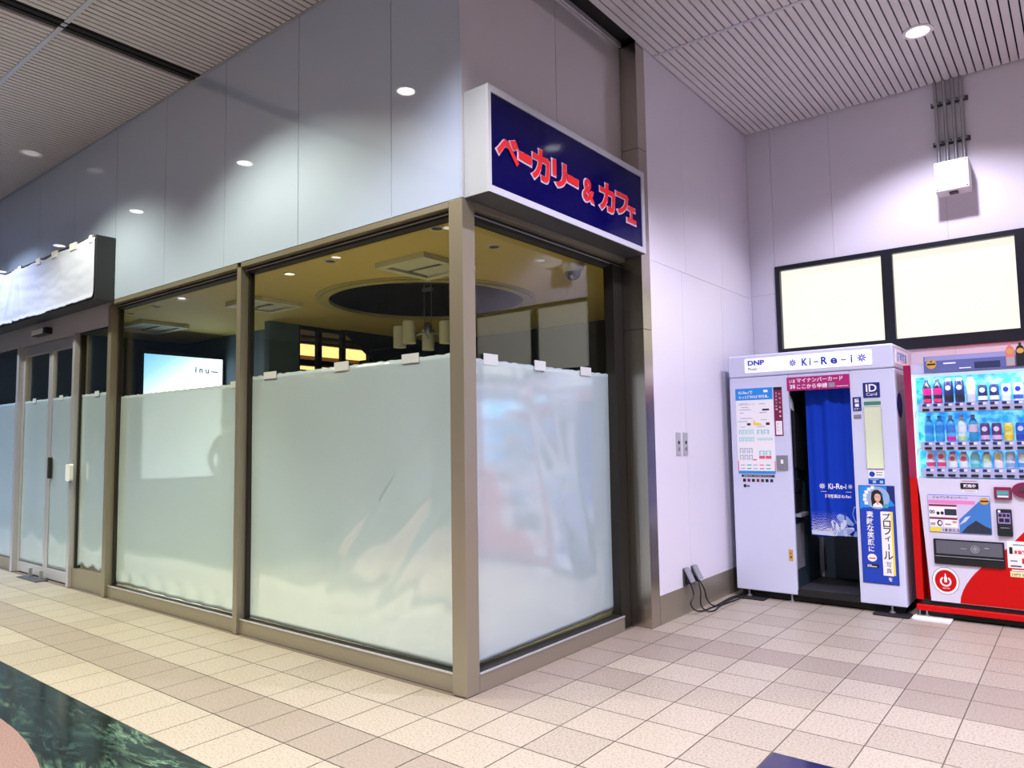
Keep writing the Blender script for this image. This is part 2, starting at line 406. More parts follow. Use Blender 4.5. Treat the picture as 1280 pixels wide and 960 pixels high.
# white side wall
mb = MB(); ya = Y1 + 0.127
mb.box(-0.02, XW - 0.006, ya, YB + 0.2, 0, HC + 0.05, 1)
lo = [ya, 2.38, 3.16, YB]; hi = [ya, 2.466, 3.20, YB]
for a, b in zip(lo[:-1], lo[1:]): mb.box(XW - 0.02, XW, a + 0.001, b - 0.001, 0.2, 2.583, 0)
for a, b in zip(hi[:-1], hi[1:]): mb.box(XW - 0.02, XW, a + 0.001, b - 0.001, 2.586, HC + 0.02, 0)
struct(mb.build('wall_right', [M['wallw'], M['pgrey']]))
mb = MB(); mb.box(XW - 0.01, XW + 0.003, ya, YB, 0.0, 0.2)
struct(mb.build('baseboard_right', M['bronze']))
# back wall with its opening for the high windows
WX0, WX1, WZ0, WZ1 = 0.36, 4.1, 1.995, 2.855
mb = MB()
mb.box(-0.02, 10, YB + 0.006, YB + 0.14, 0, WZ0, 1); mb.box(-0.02, 10, YB + 0.006, YB + 0.14, WZ1, HC + 0.05, 1)
mb.box(-0.02, WX0, YB + 0.006, YB + 0.14, WZ0, WZ1, 1); mb.box(WX1, 10, YB + 0.006, YB + 0.14, WZ0, WZ1, 1)
jx = [XW, 0.36, 0.88, 1.75, 2.65, 3.55, 4.45, 5.35, 6.3, 7.2, 8.1, 9, 10]
for a, b in zip(jx[:-1], jx[1:]):
    mb.box(a + 0.001, b - 0.001, YB, YB + 0.01, WZ1, HC + 0.02, 0)
    mb.box(a + 0.001, b - 0.001, YB, YB + 0.01, 0, WZ0, 0)
mb.box(XW + 0.001, 0.359, YB, YB + 0.01, WZ0, 2.606, 0); mb.box(XW + 0.001, 0.359, YB, YB + 0.01, 2.609, WZ1, 0)
mb.box(WX1, 10, YB, YB + 0.01, WZ0, WZ1, 0)
struct(mb.build('wall_back', [M['wallw'], M['pgrey']]))
wins = [(0.36, 1.292), (1.292, 2.226), (2.226, 3.163), (3.163, 4.1)]
for k, (a, b) in enumerate(wins):
    mb = MB(); f = 0.042
    mb.box(a, a + f, YB - 0.012, YB + 0.12, WZ0, WZ1); mb.box(b - f, b, YB - 0.012, YB + 0.12, WZ0, WZ1)
    mb.box(a + f, b - f, YB - 0.012, YB + 0.12, WZ1 - f, WZ1); mb.box(a + f, b - f, YB - 0.012, YB + 0.12, WZ0, WZ0 + 0.095)
    w = struct(mb.build('window_%d' % (k + 1), M['navy']))
    MB().box(a + f - .005, b - f + .005, YB + 0.035, YB + 0.05, WZ0 + 0.09, WZ1 - f + .005).build('pane', M['winpane'], w)
# rest of the concourse: opposite wall and the closed right-hand end
mb = MB(); mb.box(10, 10.1, -12, 4.2, 0, HC); struct(mb.build('wall_end', mat('end_wall', (190, 186, 196), 0.6)))
mb = MB(); mb.box(-15.1, -15, -12, 0, 0, HC); struct(mb.build('wall_far_added', mat('added_end_wall', (120, 134, 162), 0.6)))  # unseen end wall, added so the glass reflects something darker
mb = MB(); mb.box(-15, 10, -12.1, -12, 0, HC); struct(mb.build('wall_front', mat('far_wall', (200, 200, 206), 0.6)))
for k, (a, b) in enumerate(((-4.6, -1.6), (-1.4, 1.6), (1.8, 4.8))):
    mb = MB(); mb.box(a, a + .06, -12, -11.92, 0.2, 2.7); mb.box(b - .06, b, -12, -11.92, 0.2, 2.7); mb.box(a + .06, b - .06, -12, -11.92, 2.6, 2.7); mb.box(a + .06, b - .06, -12, -11.92, .2, .3)
    w = struct(mb.build('window_%d' % (12 + k), M['alum'])); MB().box(a + .05, b - .05, -11.98, -11.95, .29, 2.61).build('pane', mat('lit_shop_pane', (230, 230, 220), .4, emit=(238, 234, 224), es=.75), w)

# ---------- storefront frames, glazing
def left_window(name, x0, x1):
    mb = MB()
    mb.box(x0, x1, 0.026, 0.12, 0.0, 0.092, 0); mb.box(x0, x1, 0.022, 0.032, 0.092, 0.1, 1); mb.box(x0, x1, 0.032, 0.09, 0.092, 0.098, 3)
    mb.box(x0, x1, 0.0, 0.10, 2.56, H1 - 0.002, 0); mb.box(x0, x1, 0.05, 0.12, 2.525, 2.56, 2); mb.box(x0, x1, 0.04, 0.052, 2.54, 2.544, 1)
    w = struct(mb.build(name, [M['bronze'], M['alum'], M['black'], M['bronzed']]))
    MB().box(x0, x1, 0.094, 0.102, 0.1, 2.55).build('pane', M['glass'], w)
    mb = MB()
    for x in (x0, x1 - 0.03): mb.box(x, x + 0.03, 0.06, 0.093, 0.1, 2.53)
    mb.build('glazing_bead', M['bronzed'], w)
    return w
left_window('window_5', -2.127, -0.1)
left_window('window_6', -4.203, -2.178)
mb = MB()
mb.box(-0.03, -0.0, 0.1, 1.6, 0.0, 0.092, 0); mb.box(-0.006, 0.004, 0.1, 1.6, 0.092, 0.1, 1); mb.box(-0.09, -0.006, 0.1, 1.6, 0.092, 0.098, 3); mb.box(-0.12, -0.03, 0.1, 1.6, 0, 0.092, 0)
mb.box(-0.10, 0.0, 0.1, 1.735, 2.56, H1 - 0.002, 0); mb.box(-0.12, -0.05, 0.1, 1.735, 2.515, 2.56, 2); mb.box(-0.052, -0.04, 0.1, 1.735, 2.536, 2.54, 1)
w = struct(mb.build('window_7', [M['bronze'], M['alum'], M['black'], M['bronzed']]))
MB().box(-0.102, -0.094, 0.1, 1.6, 0.1, 2.55).build('pane', M['glass'], w)
MB().box(-0.10, -0.028, 1.60, 1.733, 0, 2.53).box(-0.03, -0.022, 1.598, 1.604, 0.0, 2.53).build('jamb', M['bronzed'], w)
mb = MB(); mb.box(-0.1, 0.0, 0.0, 0.1, 0, H1 - 0.001); struct(mb.build('trim_4', M['bronze'], bevel=0.003))
for nm, a, b in (('trim_5', -2.178, -2.127), ('trim_6', -4.272, -4.203)):
    mb = MB(); mb.box(a, b, 0.0, 0.11, 0, 2.56); struct(mb.build(nm, M['bronze'], bevel=0.002))
# ---------- door bay
mb = MB()
mb.box(-13, -4.272, 0.02, 0.1, 2.385, H1 - 0.003, 0)
struct(mb.build('trim_7', mat('pale_transom', (186, 184, 196), 0.4, coat=0.2)))
mb = MB()
for a, b in ((-5.03, -4.976), (-6.50, -6.435)): mb.box(a, b, 0.0, 0.12, 0, 2.385, 0)
d = struct(mb.build('door_1', [M['alum'], M['bronzed']]))
def leaf(x0, x1, y, side):
    mb = MB(); s = 0.05
    mb.box(x0, x0 + s, y, y + 0.04, 0.0, 2.37); mb.box(x1 - s, x1, y, y + 0.04, 0.0, 2.37)
    mb.box(x0 + s, x1 - s, y, y + 0.04, 0.01, 0.11); mb.box(x0 + s, x1 - s, y, y + 0.04, 2.27, 2.37)
    l = mb.build('leaf', M['alum'], d, bevel=0.003)
    MB().box(x0 + s - .004, x1 - s + .004, y + 0.017, y + 0.023, 0.1, 2.28).build('pane', M['glass'], l)
    return l
l1 = leaf(-5.675, -5.03, 0.045, 1); l2 = leaf(-6.435, -5.68, 0.045, -1)
MB().rrect(-5.60, 0.99, -5.565, 1.20, 0.015, PY(0.045), 0, 0.03).build('handle', M['dark'], l1)
MB().rrect(-5.03, 0.98, -4.93, 1.14, 0.02, PY(0.0), 0.0, 0.03).build('lock', M['white'], d)
def side_window(name, x0, x1, top=2.385, rail=0.17):
    mb = MB(); mb.box(x0, x1, 0.03, 0.1, 0, rail, 0); mb.box(x0, x1, 0.04, 0.1, top - 0.02, top, 1)
    mb.box(x0, x0 + 0.03, 0.045, 0.09, rail, top - .02, 1)
    w = struct(mb.build(name, [M['bronze'], M['bronzed']]))
    MB().box(x0, x1, 0.07, 0.078, rail, top - 0.02).build('pane', M['glass'], w); return w
side_window('window_8', -4.976, -4.272); side_window('window_9', -8.9, -6.50, rail=0.11); side_window('window_10', -13, -8.9, rail=0.11)
# floor guide of the sliding door
t = thing('door_floor_guide', 'small dark metal floor guide at the foot of the sliding door', 'floor guide')
MB().box(-6.0, -5.5, -0.09, 0.02, 0, 0.008).build('plate', M['dgrey'], t)
for x in (-5.9, -5.62): MB().box(x, x + 0.02, -0.02, 0.01, 0.008, 0.09).build('bracket', M['galv'], t); rebase(t, (-5.75, -0.03, 0))
# door sensor
t = thing('door_sensor', 'small black and white motion sensor on the lintel above the sliding door', 'sensor')
MB().box(-5.96, -5.60, -0.045, 0.02, 2.44, 2.505).build('housing', M['ink'], t, bevel=0.004)
MB().box(-5.95, -5.66, -0.052, -0.044, 2.447, 2.5).build('cover', M['white'], t, bevel=0.003); rebase(t, (-5.78, 0.02, 2.44))

# ---------- frosted films hung inside the lower glazing
def film(label, u0, u1, z0, z1, at, axis, wr, tapes, drop=None):
    """wrinkled sheet with thickness; at = distance of the plane, axis 'y' (faces -Y) or 'x' (faces +X)"""
    NU, NV = max(8, int(abs(u1 - u0) / 0.025)), 60
    vs = []; fs = []
    for j in range(NV + 1):
        for i in range(NU + 1):
            a = i / NU; b = j / NV
            zb = z0 + (drop(a) if drop else 0)
            u = u0 + (u1 - u0) * a; z = zb + (z1 - zb) * b
            if j == NV: z += 0.004 * math.sin(i * 1.7) * math.sin(i * 0.31)
            w = wr(u, z)
            vs.append((u, at + w, z) if axis == 'y' else (at - w, u, z))
    for j in range(NV):
        for i in range(NU):
            q = j * (NU + 1) + i; fs.append((q, q + 1, q + NU + 2, q + NU + 1))
    mb = MB(); mb.add(vs, fs)
    o = mb.build('privacy_film', M['film'], smooth=True)
    s = o.modifiers.new('thick', 'SOLIDIFY'); s.thickness = 0.0012; s.offset = 0
    tag(o, label, 'film', 'frosted films on the shop front')
    for tu, tw, th in tapes:
        mb = MB()
        if axis == 'y': mb.box(tu - tw / 2, tu + tw / 2, at - 0.006, at - 0.003, z1 - 0.028, z1 + th)
        else: mb.box(at + 0.003, at + 0.006, tu - tw / 2, tu + tw / 2, z1 - 0.028, z1 + th)
        mb.build('tape', M['tape'], o)
    return o
def wr_corner(x, z):
    # diagonal gathers fanning down from the upper right
    p = 0.0
    dx = (x + 0.25); 
    for (x0, z0, x1, z1, a, wd) in ((-0.25, 1.55, -1.3, 0.35, .012, .05), (-0.2, 1.1, -1.0, 0.12, .011, .045), (-0.2, 0.8, -0.75, 0.1, .009, .04), (-0.45, 1.3, -1.5, 0.5, .007, .06), (-.15, .6, -.4, .1, .008, .035)):
        ex, ez = x1 - x0, z1 - z0; L = math.hypot(ex, ez); t = ((x - x0) * ex + (z - z0) * ez) / L; dd = ((x - x0) * ez - (z - z0) * ex) / L
        fade = max(0.0, min(1.0, t / 0.3)) * max(0.0, min(1.0, (L + .15 - t) / 0.35))
        p += .62 * a * fade * math.exp(-(dd / wd) ** 2) * (1 if dd < 0 else 0.8)
    return p + 0.0015 * math.sin(x * 9 + z * 3)
film('wide frosted film with diagonal folds in the pane left of the corner post', -2.124, -0.102, 0.102, 1.778, 0.086, 'y',
     wr_corner, [(-1.88, 0.15, 0.02), (-1.106, 0.14, 0.028), (-0.487, 0.14, 0.026)], None)
film('frosted film in the pane between the two slim mullions, bright screen reflected in it', -4.198, -2.182, 0.105, 1.74, 0.086, 'y',
     lambda x, z: 0.003 * math.sin(x * 5) * math.sin(z * 2) + (0.006 * math.sin(x * 22 + z * 5) if z < 0.22 else 0), [(-2.33, 0.1, 0.02)], lambda a: 0.012 * max(0, math.sin(a * 5 + 1)))
film('narrow frosted film in the fixed pane beside the sliding door', -4.94, -4.28, 0.19, 1.79, 0.060, 'y', lambda x, z: 0.003 * math.sin(x * 11 + z), [(-4.6, 0.09, 0.02)], lambda a: .03 * math.sin(a * 9) ** 2)
film('frosted film in the right leaf of the sliding door', -5.62, -5.085, 0.125, 1.79, 0.052, 'y', lambda x, z: 0.002 * math.sin(x * 13), [(-5.4, 0.09, 0.02)])
film('frosted film in the left leaf of the sliding door', -6.38, -5.735, 0.125, 1.79, 0.052, 'y', lambda x, z: 0.002 * math.sin(x * 13), [(-6.1, 0.09, 0.02)])
film('frosted film at the far left of the shop front, beyond the sliding door', -8.88, -6.51, 0.115, 1.79, 0.060, 'y', lambda x, z: 0.003 * math.sin(x * 6), [])
film('frosted film facing right, between the corner post and the steel pillar', 0.102, 1.665, 0.105, 1.752, -0.086, 'x',
     lambda y, z: 0.003 * math.sin(y * 4 + z * 2) + 0.004 * math.exp(-((y + z * .5 - 1.5) / .12) ** 2), [(0.318, 0.125, 0.035), (0.79, 0.115, 0.032), (1.31, 0.13, 0.028)], lambda a: 0.03 * a)

# ---------- cafe interior
CX, CY, CR = -3.65, 3.40, 1.2
mb = MB(); n = 64; vs = []; fs = []
X0, X1c, Y0c, Y1c = -9.3, -0.1, 0.1, 6.1
for k in range(n):
    a = 2 * PI * k / n; c, s = math.cos(a), math.sin(a)
    tx = ((X1c - CX) / c) if c > 1e-9 else ((X0 - CX) / c if c < -1e-9 else 1e9)
    ty = ((Y1c - CY) / s) if s > 1e-9 else ((Y0c - CY) / s if s < -1e-9 else 1e9)
    t = min(tx, ty)
    vs += [(CX + CR * c, CY + CR * s, 3.0), (CX + t * c, CY + t * s, 3.0)]
for k in range(n): a, b = 2 * k, 2 * ((k + 1) % n); fs.append((a, a + 1, b + 1, b))
for (cx, cy) in ((X0, Y0c), (X1c, Y0c), (X1c, Y1c), (X0, Y1c)):
    best = sorted(range(n), key=lambda k: (vs[2 * k + 1][0] - cx) ** 2 + (vs[2 * k + 1][1] - cy) ** 2)
    kk = [k for k in range(n)]
    # the two neighbours that straddle the corner
    for k in kk:
        p, q = vs[2 * k + 1], vs[2 * ((k + 1) % n) + 1]
        on = lambda v, e: abs(v - e) < 1e-6
        if (on(p[0], cx) or on(p[1], cy)) and (on(q[0], cx) or on(q[1], cy)) and not (on(p[0], q[0]) or on(p[1], q[1])):
            i = len(vs); vs.append((cx, cy, 3.0)); fs.append((2 * k + 1, i, 2 * ((k + 1) % n) + 1)); break
mb.add(vs, fs, 0)
struct(mb.build('ceiling_cafe', [M['cafe_ceil']]))
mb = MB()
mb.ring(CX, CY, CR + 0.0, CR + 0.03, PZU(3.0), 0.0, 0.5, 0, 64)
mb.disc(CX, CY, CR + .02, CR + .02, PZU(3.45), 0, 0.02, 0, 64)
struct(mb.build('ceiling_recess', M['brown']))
mb = MB(); mb.ring(CX, CY, CR - 0.03, CR + 0.07, PZD(3.0), -0.01, 0.03, 0, 64); mb.ring(CX, CY, CR + 0.07, CR + 0.12, PZD(3.0), 0.0, 0.012, 0, 64)
struct(mb.build('trim_8', mat('recess_ring', (176, 166, 110), 0.5)))
mb = MB()
mb.box(-9.4, -0.0, 6.1, 6.2, 0, 3.2, 1)
mb.box(-9.4, -9.3, 0.1, 6.1, 0, 3.2, 0)
mb.box(-9.3, -6.3, 3.30, 3.40, 0, 3.2, 0)
mb.box(-6.36, -6.24, 2.92, 3.40, 0, 3.0, 0)
mb.box(-0.1, -0.03, 1.87, 6.1, 0, 3.0, 1)
struct(mb.build('wall_cafe', [M['cafe_wall'], M['cafe_dark']]))
# glazed partition at the back of the cafe, warm hall beyond it
mb = MB(); f = 0.035
yy = [3.40, 3.78, 4.22, 4.75, 5.35, 6.1]
for y in yy: mb.box(-6.34, -6.26, y - f, y + f, 1.0, 3.0)
for z in (1.0, 2.33, 2.97): mb.box(-6.33, -6.27, 3.4, 6.1, z - 0.03, z + 0.03)
w = struct(mb.build('window_11', M['black']))
MB().box(-6.304, -6.298, 3.4, 6.1, 1.0, 3.0).build('pane', M['glass'], w)
mb = MB(); mb.poly([(4.15, 3.0), (6.1, 3.0), (6.1, 1.2), (5.75, 1.9)], PX(-6.22), -0.02, 0.03)
struct(mb.build('wall_slope', M['cafe_dark']))
mb = MB(); mb.box(-6.36, -6.28, 3.4, 6.1, 0, 1.0); struct(mb.build('wall_low', M['cafe_dark']))
mb = MB(); mb.box(-9.3, -6.35, 3.4, 6.1, 2.96, 3.0); struct(mb.build('ceiling_hall', M['brown']))
for k, (x, z, y0, y1) in enumerate(((-7.0, 2.70, 3.42, 5.3), (-8.3, 2.52, 3.42, 6.0))):
    t = thing('cove_light', ['glowing warm light band nearest the dark window bars inside the shop', 'glowing warm light band deeper behind the dark window bars'][k], 'light', 'warm light bands behind the bars')
    MB().box(x - 0.2, x - 0.02, y0, y1, z, z + 0.15).build('diffuser', M['warmcove'], t)
    MB().box(x - 0.24, x - 0.2, y0, y1, z - 0.06, z + 0.2).box(x - 0.24, x + 0.05, y0, y1, z + 0.15, z + 0.19).build('housing', mat('wood_beam', (120, 84, 48), 0.5), t)
    rebase(t, (x - .1, (y0 + y1) / 2, z))

def downlight(label, x, y, z, r, lens, group, ring=None):
    t = thing('ceiling_downlight', label, 'light', group)
    MB().ring(x, y, r * 0.74, r, PZD(z), -0.03, 0.008, 0, 28).build('trim_ring', ring or M['white'], t, smooth=True)
    MB().disc(x, y, r * 0.76, r * 0.76, PZD(z), -0.012, 0.003, 0, 28).build('lens', lens, t)
    rebase(t, (x, y, z)); return t
gd = 'small downlights in the shop ceiling'
for lab, x, y, ln in (
    ('unlit shop downlight nearest the corner post, just left of it', -1.447, 1.297, M['dark']),
    ('lit shop downlight under the header of the wide folded-film pane', -2.552, 1.124, M['warmlamp']),
    ('lit shop downlight, leftmost in the wide folded-film pane', -3.649, 1.45, M['warmlamp']),
    ('unlit shop downlight between the two lit ones of the wide pane', -2.928, 1.397, M['dark']),
    ('unlit shop downlight just right of the corner post', -1.456, 2.028, M['dark']),
    ('shop downlight in the right-hand pane beside the dome camera', -1.442, 2.688, M['lampdim']),
    ('right downlight of the row above the bright screen', -5.662, 1.384, M['lampdim']),
    ('middle downlight of the row above the bright screen', -6.334, 1.412, M['dark']),
    ('left downlight of the row above the bright screen', -7.025, 1.412, M['dark'])):
    downlight(lab, x, y, 3.0, 0.062, ln, gd, M['cream'])
for lab, x, y, z in (('small lit hall lamp behind the dark window bars, nearest', -7.6, 4.3, 2.96), ('small lit hall lamp behind the dark window bars, to the right', -7.6, 5.1, 2.96), ('small lit hall lamp behind the dark window bars, to the left', -8.6, 4.4, 2.96)):
    downlight(lab, x, y, z - .0, 0.09, M['warmlamp'], 'hall lamps behind the bars')
for lab, x, y in (('downlight in the left part of the dark round ceiling recess', CX - .62, CY - .25), ('downlight at the middle of the dark round ceiling recess', CX + .35, CY - .35), ('downlight in the right part of the dark round ceiling recess', CX + .75, CY + .45)):
    downlight(lab, x, y, 3.45, 0.07, M['lampdim'], 'downlights in the round recess')

def cassette(label, x0, x1, y0, y1):
    t = thing('air_conditioner', label, 'air conditioner', 'ceiling cassette air conditioners'); z = 3.0; e = 0.075
    mb = MB()
    for a in ((x0, x1, y0, y0 + e), (x0, x1, y1 - e, y1), (x0, x0 + e, y0 + e, y1 - e), (x1 - e, x1, y0 + e, y1 - e)): mb.box(*a, z - 0.055, z + 0.0)
    mb.build('frame', M['cream'], t, bevel=0.006)
    mb = MB()
    for k in range(2): mb.box(x0 + e + .03, x1 - e - .03, y0 + e + .035 + k * (y1 - y0 - 2 * e) / 2, y0 + e - .025 + (k + 1) * (y1 - y0 - 2 * e) / 2, z - 0.034, z - 0.022)
    mb.build('grille', M['cream'], t)
    MB().box(x0 + e, x1 - e, y0 + e, y1 - e, z - 0.008, z - 0.002).build('intake', M['dgrey'], t)
    rebase(t, ((x0 + x1) / 2, (y0 + y1) / 2, z))
cassette('square ceiling air conditioner just left of the corner post', -2.69, -2.03, 1.73, 2.44)
cassette('square ceiling air conditioner over the blue-grey wall, at the left of the wide pane', -5.5, -4.85, 1.83, 2.47)
cassette('ceiling air conditioner above the bright screen', -8.3, -7.35, 1.7, 2.36)
# dome camera
t = thing('dome_camera', 'cream dome security camera with black bubble under the shop ceiling', 'camera')
MB().lathe([(0.10, 0), (0.10, -0.05), (0.092, -0.075), (0.085, -0.08)], -1.296, 3.03, 24, z0=3.0).build('housing', M['cream'], t, smooth=True)
MB().lathe([(0.078, -0.078), (0.076, -0.1), (0.06, -0.135), (0.035, -0.155), (0.005, -0.162)], -1.296, 3.03, 24, z0=3.0).build('bubble', mat('smoked_dome', (12, 12, 12), 0.08), t, smooth=True)
rebase(t, (-1.296, 3.03, 3.0))
# chandelier
t = thing('pendant_chandelier', 'pendant chandelier with white cylinder shades under the round recess', 'chandelier')
mb = MB()
for dx in (-.06, .06): mb.tube([(CX + dx, CY, 2.72), (CX + dx, CY, 3.45)], 0.006, 6)
mb.lathe([(0.09, 0), (0.09, 0.03), (0.06, 0.04)], CX, CY, 20, z0=3.41)
mb.box(CX - .08, CX + .08, CY - .02, CY + .02, 3.12, 3.16); mb.lathe([(0.03, 0), (.05, .05), (.05, .12), (.02, .16)], CX, CY, 16, z0=2.58); mb.build('stem', M['galv'], t, smooth=True)
for k in range(5):
    a = 2 * PI * k / 5 + 3.6; sx, sy = CX + .36 * math.cos(a), CY + .36 * math.sin(a)
    MB().tube([(CX, CY, 2.62), (CX + .2 * math.cos(a), CY + .2 * math.sin(a), 2.57), (sx, sy, 2.62)], 0.008, 6).build('arm', M['galv'], t, smooth=True)
    MB().lathe([(0.072, 0), (0.078, 0.003), (0.078, 0.26), (0.07, 0.262), (0.07, 0.01)], sx, sy, 22, z0=2.44).build('shade', M['cream'], t, smooth=True)
rebase(t, (CX, CY, 3.45))
# concourse screen mirrored in the glass, built solid behind it
t = thing('reflected_display', 'tall bright white-blue screen standing for a reflection in the glass left of the slim mullion', 'screen')
MB().box(-8.12, -8.0, 2.0, 3.28, 0.78, 2.67).build('casing', M['ink'], t, bevel=0.006)
sc = MB().box(-8.002, -7.994, 2.04, 3.24, 0.83, 2.62)
so = sc.build('screen', M['screen'], t)
so.location = (0, 2.3, 2.0); so.data.transform(Matrix.Translation((0, -2.3, -2.0)))
MB().text('i n u', 2.80, 2.39, 3.02, 2.48, PX(-7.993), 0, 0.025, 0.001).rect(3.05, 2.41, 3.17, 2.428, PX(-7.993), 0, .001).build('lettering', M['dgrey'], t)
MB().box(-8.2, -8.03, 2.3, 2.98, 0, 0.04).box(-8.12, -8.06, 2.55, 2.73, 0.04, 0.8).build('stand', M['dgrey'], t)
rebase(t, (-8.1, 2.64, 0)); so.matrix_parent_inverse = Matrix.Translation(-Vector((-8.1, 2.64, 0)))
# counter inside the cafe
t = thing('shop_counter', 'long low dark counter standing behind the folded frosted film', 'counter')
MB().box(-5.3, -2.2, 4.6, 5.2, 0.06, 0.98).build('body', mat('counter_green', (74, 96, 86), 0.5), t, bevel=0.01)
MB().box(-5.35, -2.15, 4.55, 5.25, 0.98, 1.02).build('worktop', M['cream'], t, bevel=0.006)
MB().box(-5.25, -2.25, 4.64, 5.16, 0, 0.06).build('plinth', M['ink'], t); rebase(t, (-3.7, 4.9, 0))

# ---------- bakery sign
t = thing('bakery_sign', 'dark blue bakery and cafe sign with red lettering over the right-hand pane', 'sign')
MB().box(0.001, 0.158, 0.02, 1.735, H1, 3.178).build('cabinet', mat('sign_cabinet', (170, 178, 188), 0.3, coat=0.3), t, bevel=0.002)
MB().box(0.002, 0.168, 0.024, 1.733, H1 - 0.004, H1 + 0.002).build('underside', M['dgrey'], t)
mb = MB(); P = PX(0.158)
y0, y1, z0, z1 = 0.02, 1.735, H1, 3.178; b = 0.03
for r in ((y0, z0, y1, z0 + .038), (y0, z1 - .038, y1, z1), (y0, z0 + .038, y0 + .024, z1 - .038), (y1 - .04, z0 + .038, y1, z1 - .038)): mb.rect(*r, P, 0, 0.014)
mb.build('frame', mat('sign_frame', (178, 180, 192), .4), t)
fp = MB().rect(y0 + .02, z0 + .03, y1 - .03, z1 - .03, P, 0, 0.006).build('face_panel', M['signblue'], t)
L = [('ベ', .084, .292, 2.786, 2.948), ('ー', .277, .412, 2.838, 2.900), ('カ', .396, .588, 2.77, 2.97), ('リ', .600, .760, 2.785, 2.956), ('ー', .751, .893, 2.84, 2.902),
     ('&', .928, 1.074, 2.777, 2.937), ('カ', 1.119, 1.335, 2.769, 2.97), ('フ', 1.335, 1.515, 2.796, 2.955), ('ェ', 1.478, 1.616, 2.765, 2.893)]
for ch, a, b_, c, d_ in L:
    if ch == 'ー':
        mbl = MB().poly([(a + .012, c + .012), (b_ - .012, c + .006), (b_ - .008, d_ - .012), (a + .008, d_ - .006)], P, 0.006, 0.012)
        mbo = MB().poly([(a - .004, c), (b_ - .004, c - .008), (b_, d_ - .008), (a - .004, d_ - .002)], P, 0.006, 0.0075)
    else:
        k_ = .5 if ch == '&' else 1; mbl = MB().text(ch, a + .008, c + .008, b_ - .008, d_ - .008, P, 0, 0.034 * k_, 0.012)
        mbo = MB().text(ch, a - .006, c - .006, b_ + .001, d_ - .003, P, 0, 0.062 * k_, 0.0075)
    l = mbl.build('letter', M['red'], t); mbo.build('outline', M['pinkw'], l)
rebase(t, (0, 0.87, H1))
# ---------- sign wrapped in white sheeting over the door
t = thing('covered_sign', 'charcoal sign box over the door, its front wrapped in white plastic sheeting', 'sign')
MB().box(-9.2, -4.155, -0.165, -0.002, 2.578, 3.15).build('cabinet', M['signbox'], t, bevel=0.004)
NU, NV = 260, 40; vs = []; fs = []
from mathutils import noise as _nz
NZ = lambda q: _nz.noise(Vector(q))
rnd = random.Random(3)
folds = [(-6.02, 0.0, .05, .016), (-6.25, .12, .03, .01), (-6.6, .2, .03, .012), (-6.85, .15, .03, .010), (-5.9, -.06, .03, .010), (-7.2, .1, .05, .012), (-7.8, -.1, .04, .012)]
for j in range(NV + 1):
    for i in range(NU + 1):
        x = -9.15 + (9.15 - 4.16) * i / NU; v = j / NV
        zt = 3.122 + .022 * NZ((x * 2.2, 3, 0)) + .008 * NZ((x * 9, 5, 0)); zb = 2.588 + .022 * NZ((x * 1.8, 9, 0)) + .010 * NZ((x * 11, 2, 0))
        z = zb + (zt - zb) * v
        e_ = min(1, (-4.16 - x) / .25); p = e_ * (0.0014 * math.sin(z * 46 + 3 * math.sin(x * 2.3)) * math.sin(x * 1.9) ** 2 + .008 * NZ((x * 3, z * 5, 1)) + .003 * NZ((x * 5 + z * 4, z * 16, 4)) + .0012 * NZ((x * 20, z * 26, 7)))
        for fx, sl, wd, am in folds: p += 1.5 * am * math.exp(-((x - fx - sl * (v - .5) * 2) / wd) ** 2)
        if v < 0.08: p += 0.01 * (1 - v / .08)
        vs.append((x, -0.176 - p, z))
for j in range(NV):
    for i in range(NU):
        q = j * (NU + 1) + i; fs.append((q, q + 1, q + NU + 2, q + NU + 1))
mb = MB(); mb.add(vs, fs)
sh = mb.build('plastic_sheet', M['sheet'], t, smooth=True); s = sh.modifiers.new('thick', 'SOLIDIFY'); s.thickness = 0.002
for x, w_ in ((-4.24, .06), (-4.62, .14), (-5.05, .12), (-5.45, .11), (-5.95, .09), (-6.5, .08), (-7.0, .12), (-7.6, .1)):
    MB().box(x - w_ / 2, x + w_ / 2, -0.181, -0.166, 3.09, 3.153).build('tape', M['white'], t)
rebase(t, (-6.6, 0, 2.578))

# ---------- junction box, conduits
t = thing('junction_box', 'white junction box high on the back wall above the windows, below four conduits', 'box')
jb = MB().box(1.702, 1.934, 3.715, YB, 3.208, 3.446).build('casing', M['white'], t, bevel=0.006)
for x in (1.717, 1.919):
    for z in (3.223, 3.431): MB().disc(x, z, .006, .006, PY(3.715), 0, .002, 0, 10).build('screw', M['dgrey'], t)
mb = MB()
for k, w_ in enumerate((.085, .09, .07)): mb.rect(1.825, 3.255 + k * .018, 1.825 + w_, 3.261 + k * .018, PY(3.715), 0, .0008)
mb.build('lettering', M['pgrey'], t)
MB().box(1.79, 1.85, 3.76, 3.82, 3.196, 3.21).build('cable_gland', M['dgrey'], t); rebase(t, (1.81, YB, 3.208))
for k, x in enumerate((1.722, 1.784, 1.843, 1.90)):
    o = MB().tube([(x, 3.862, 3.445), (x, 3.862, HC - .002)], 0.0135, 10).build('conduit', M['galv'], smooth=True)
    tag(o, ['leftmost', 'second from left', 'third from left', 'rightmost'][k] + ' of the four grey metal conduits above the white junction box', 'pipe', 'conduits above the junction box')
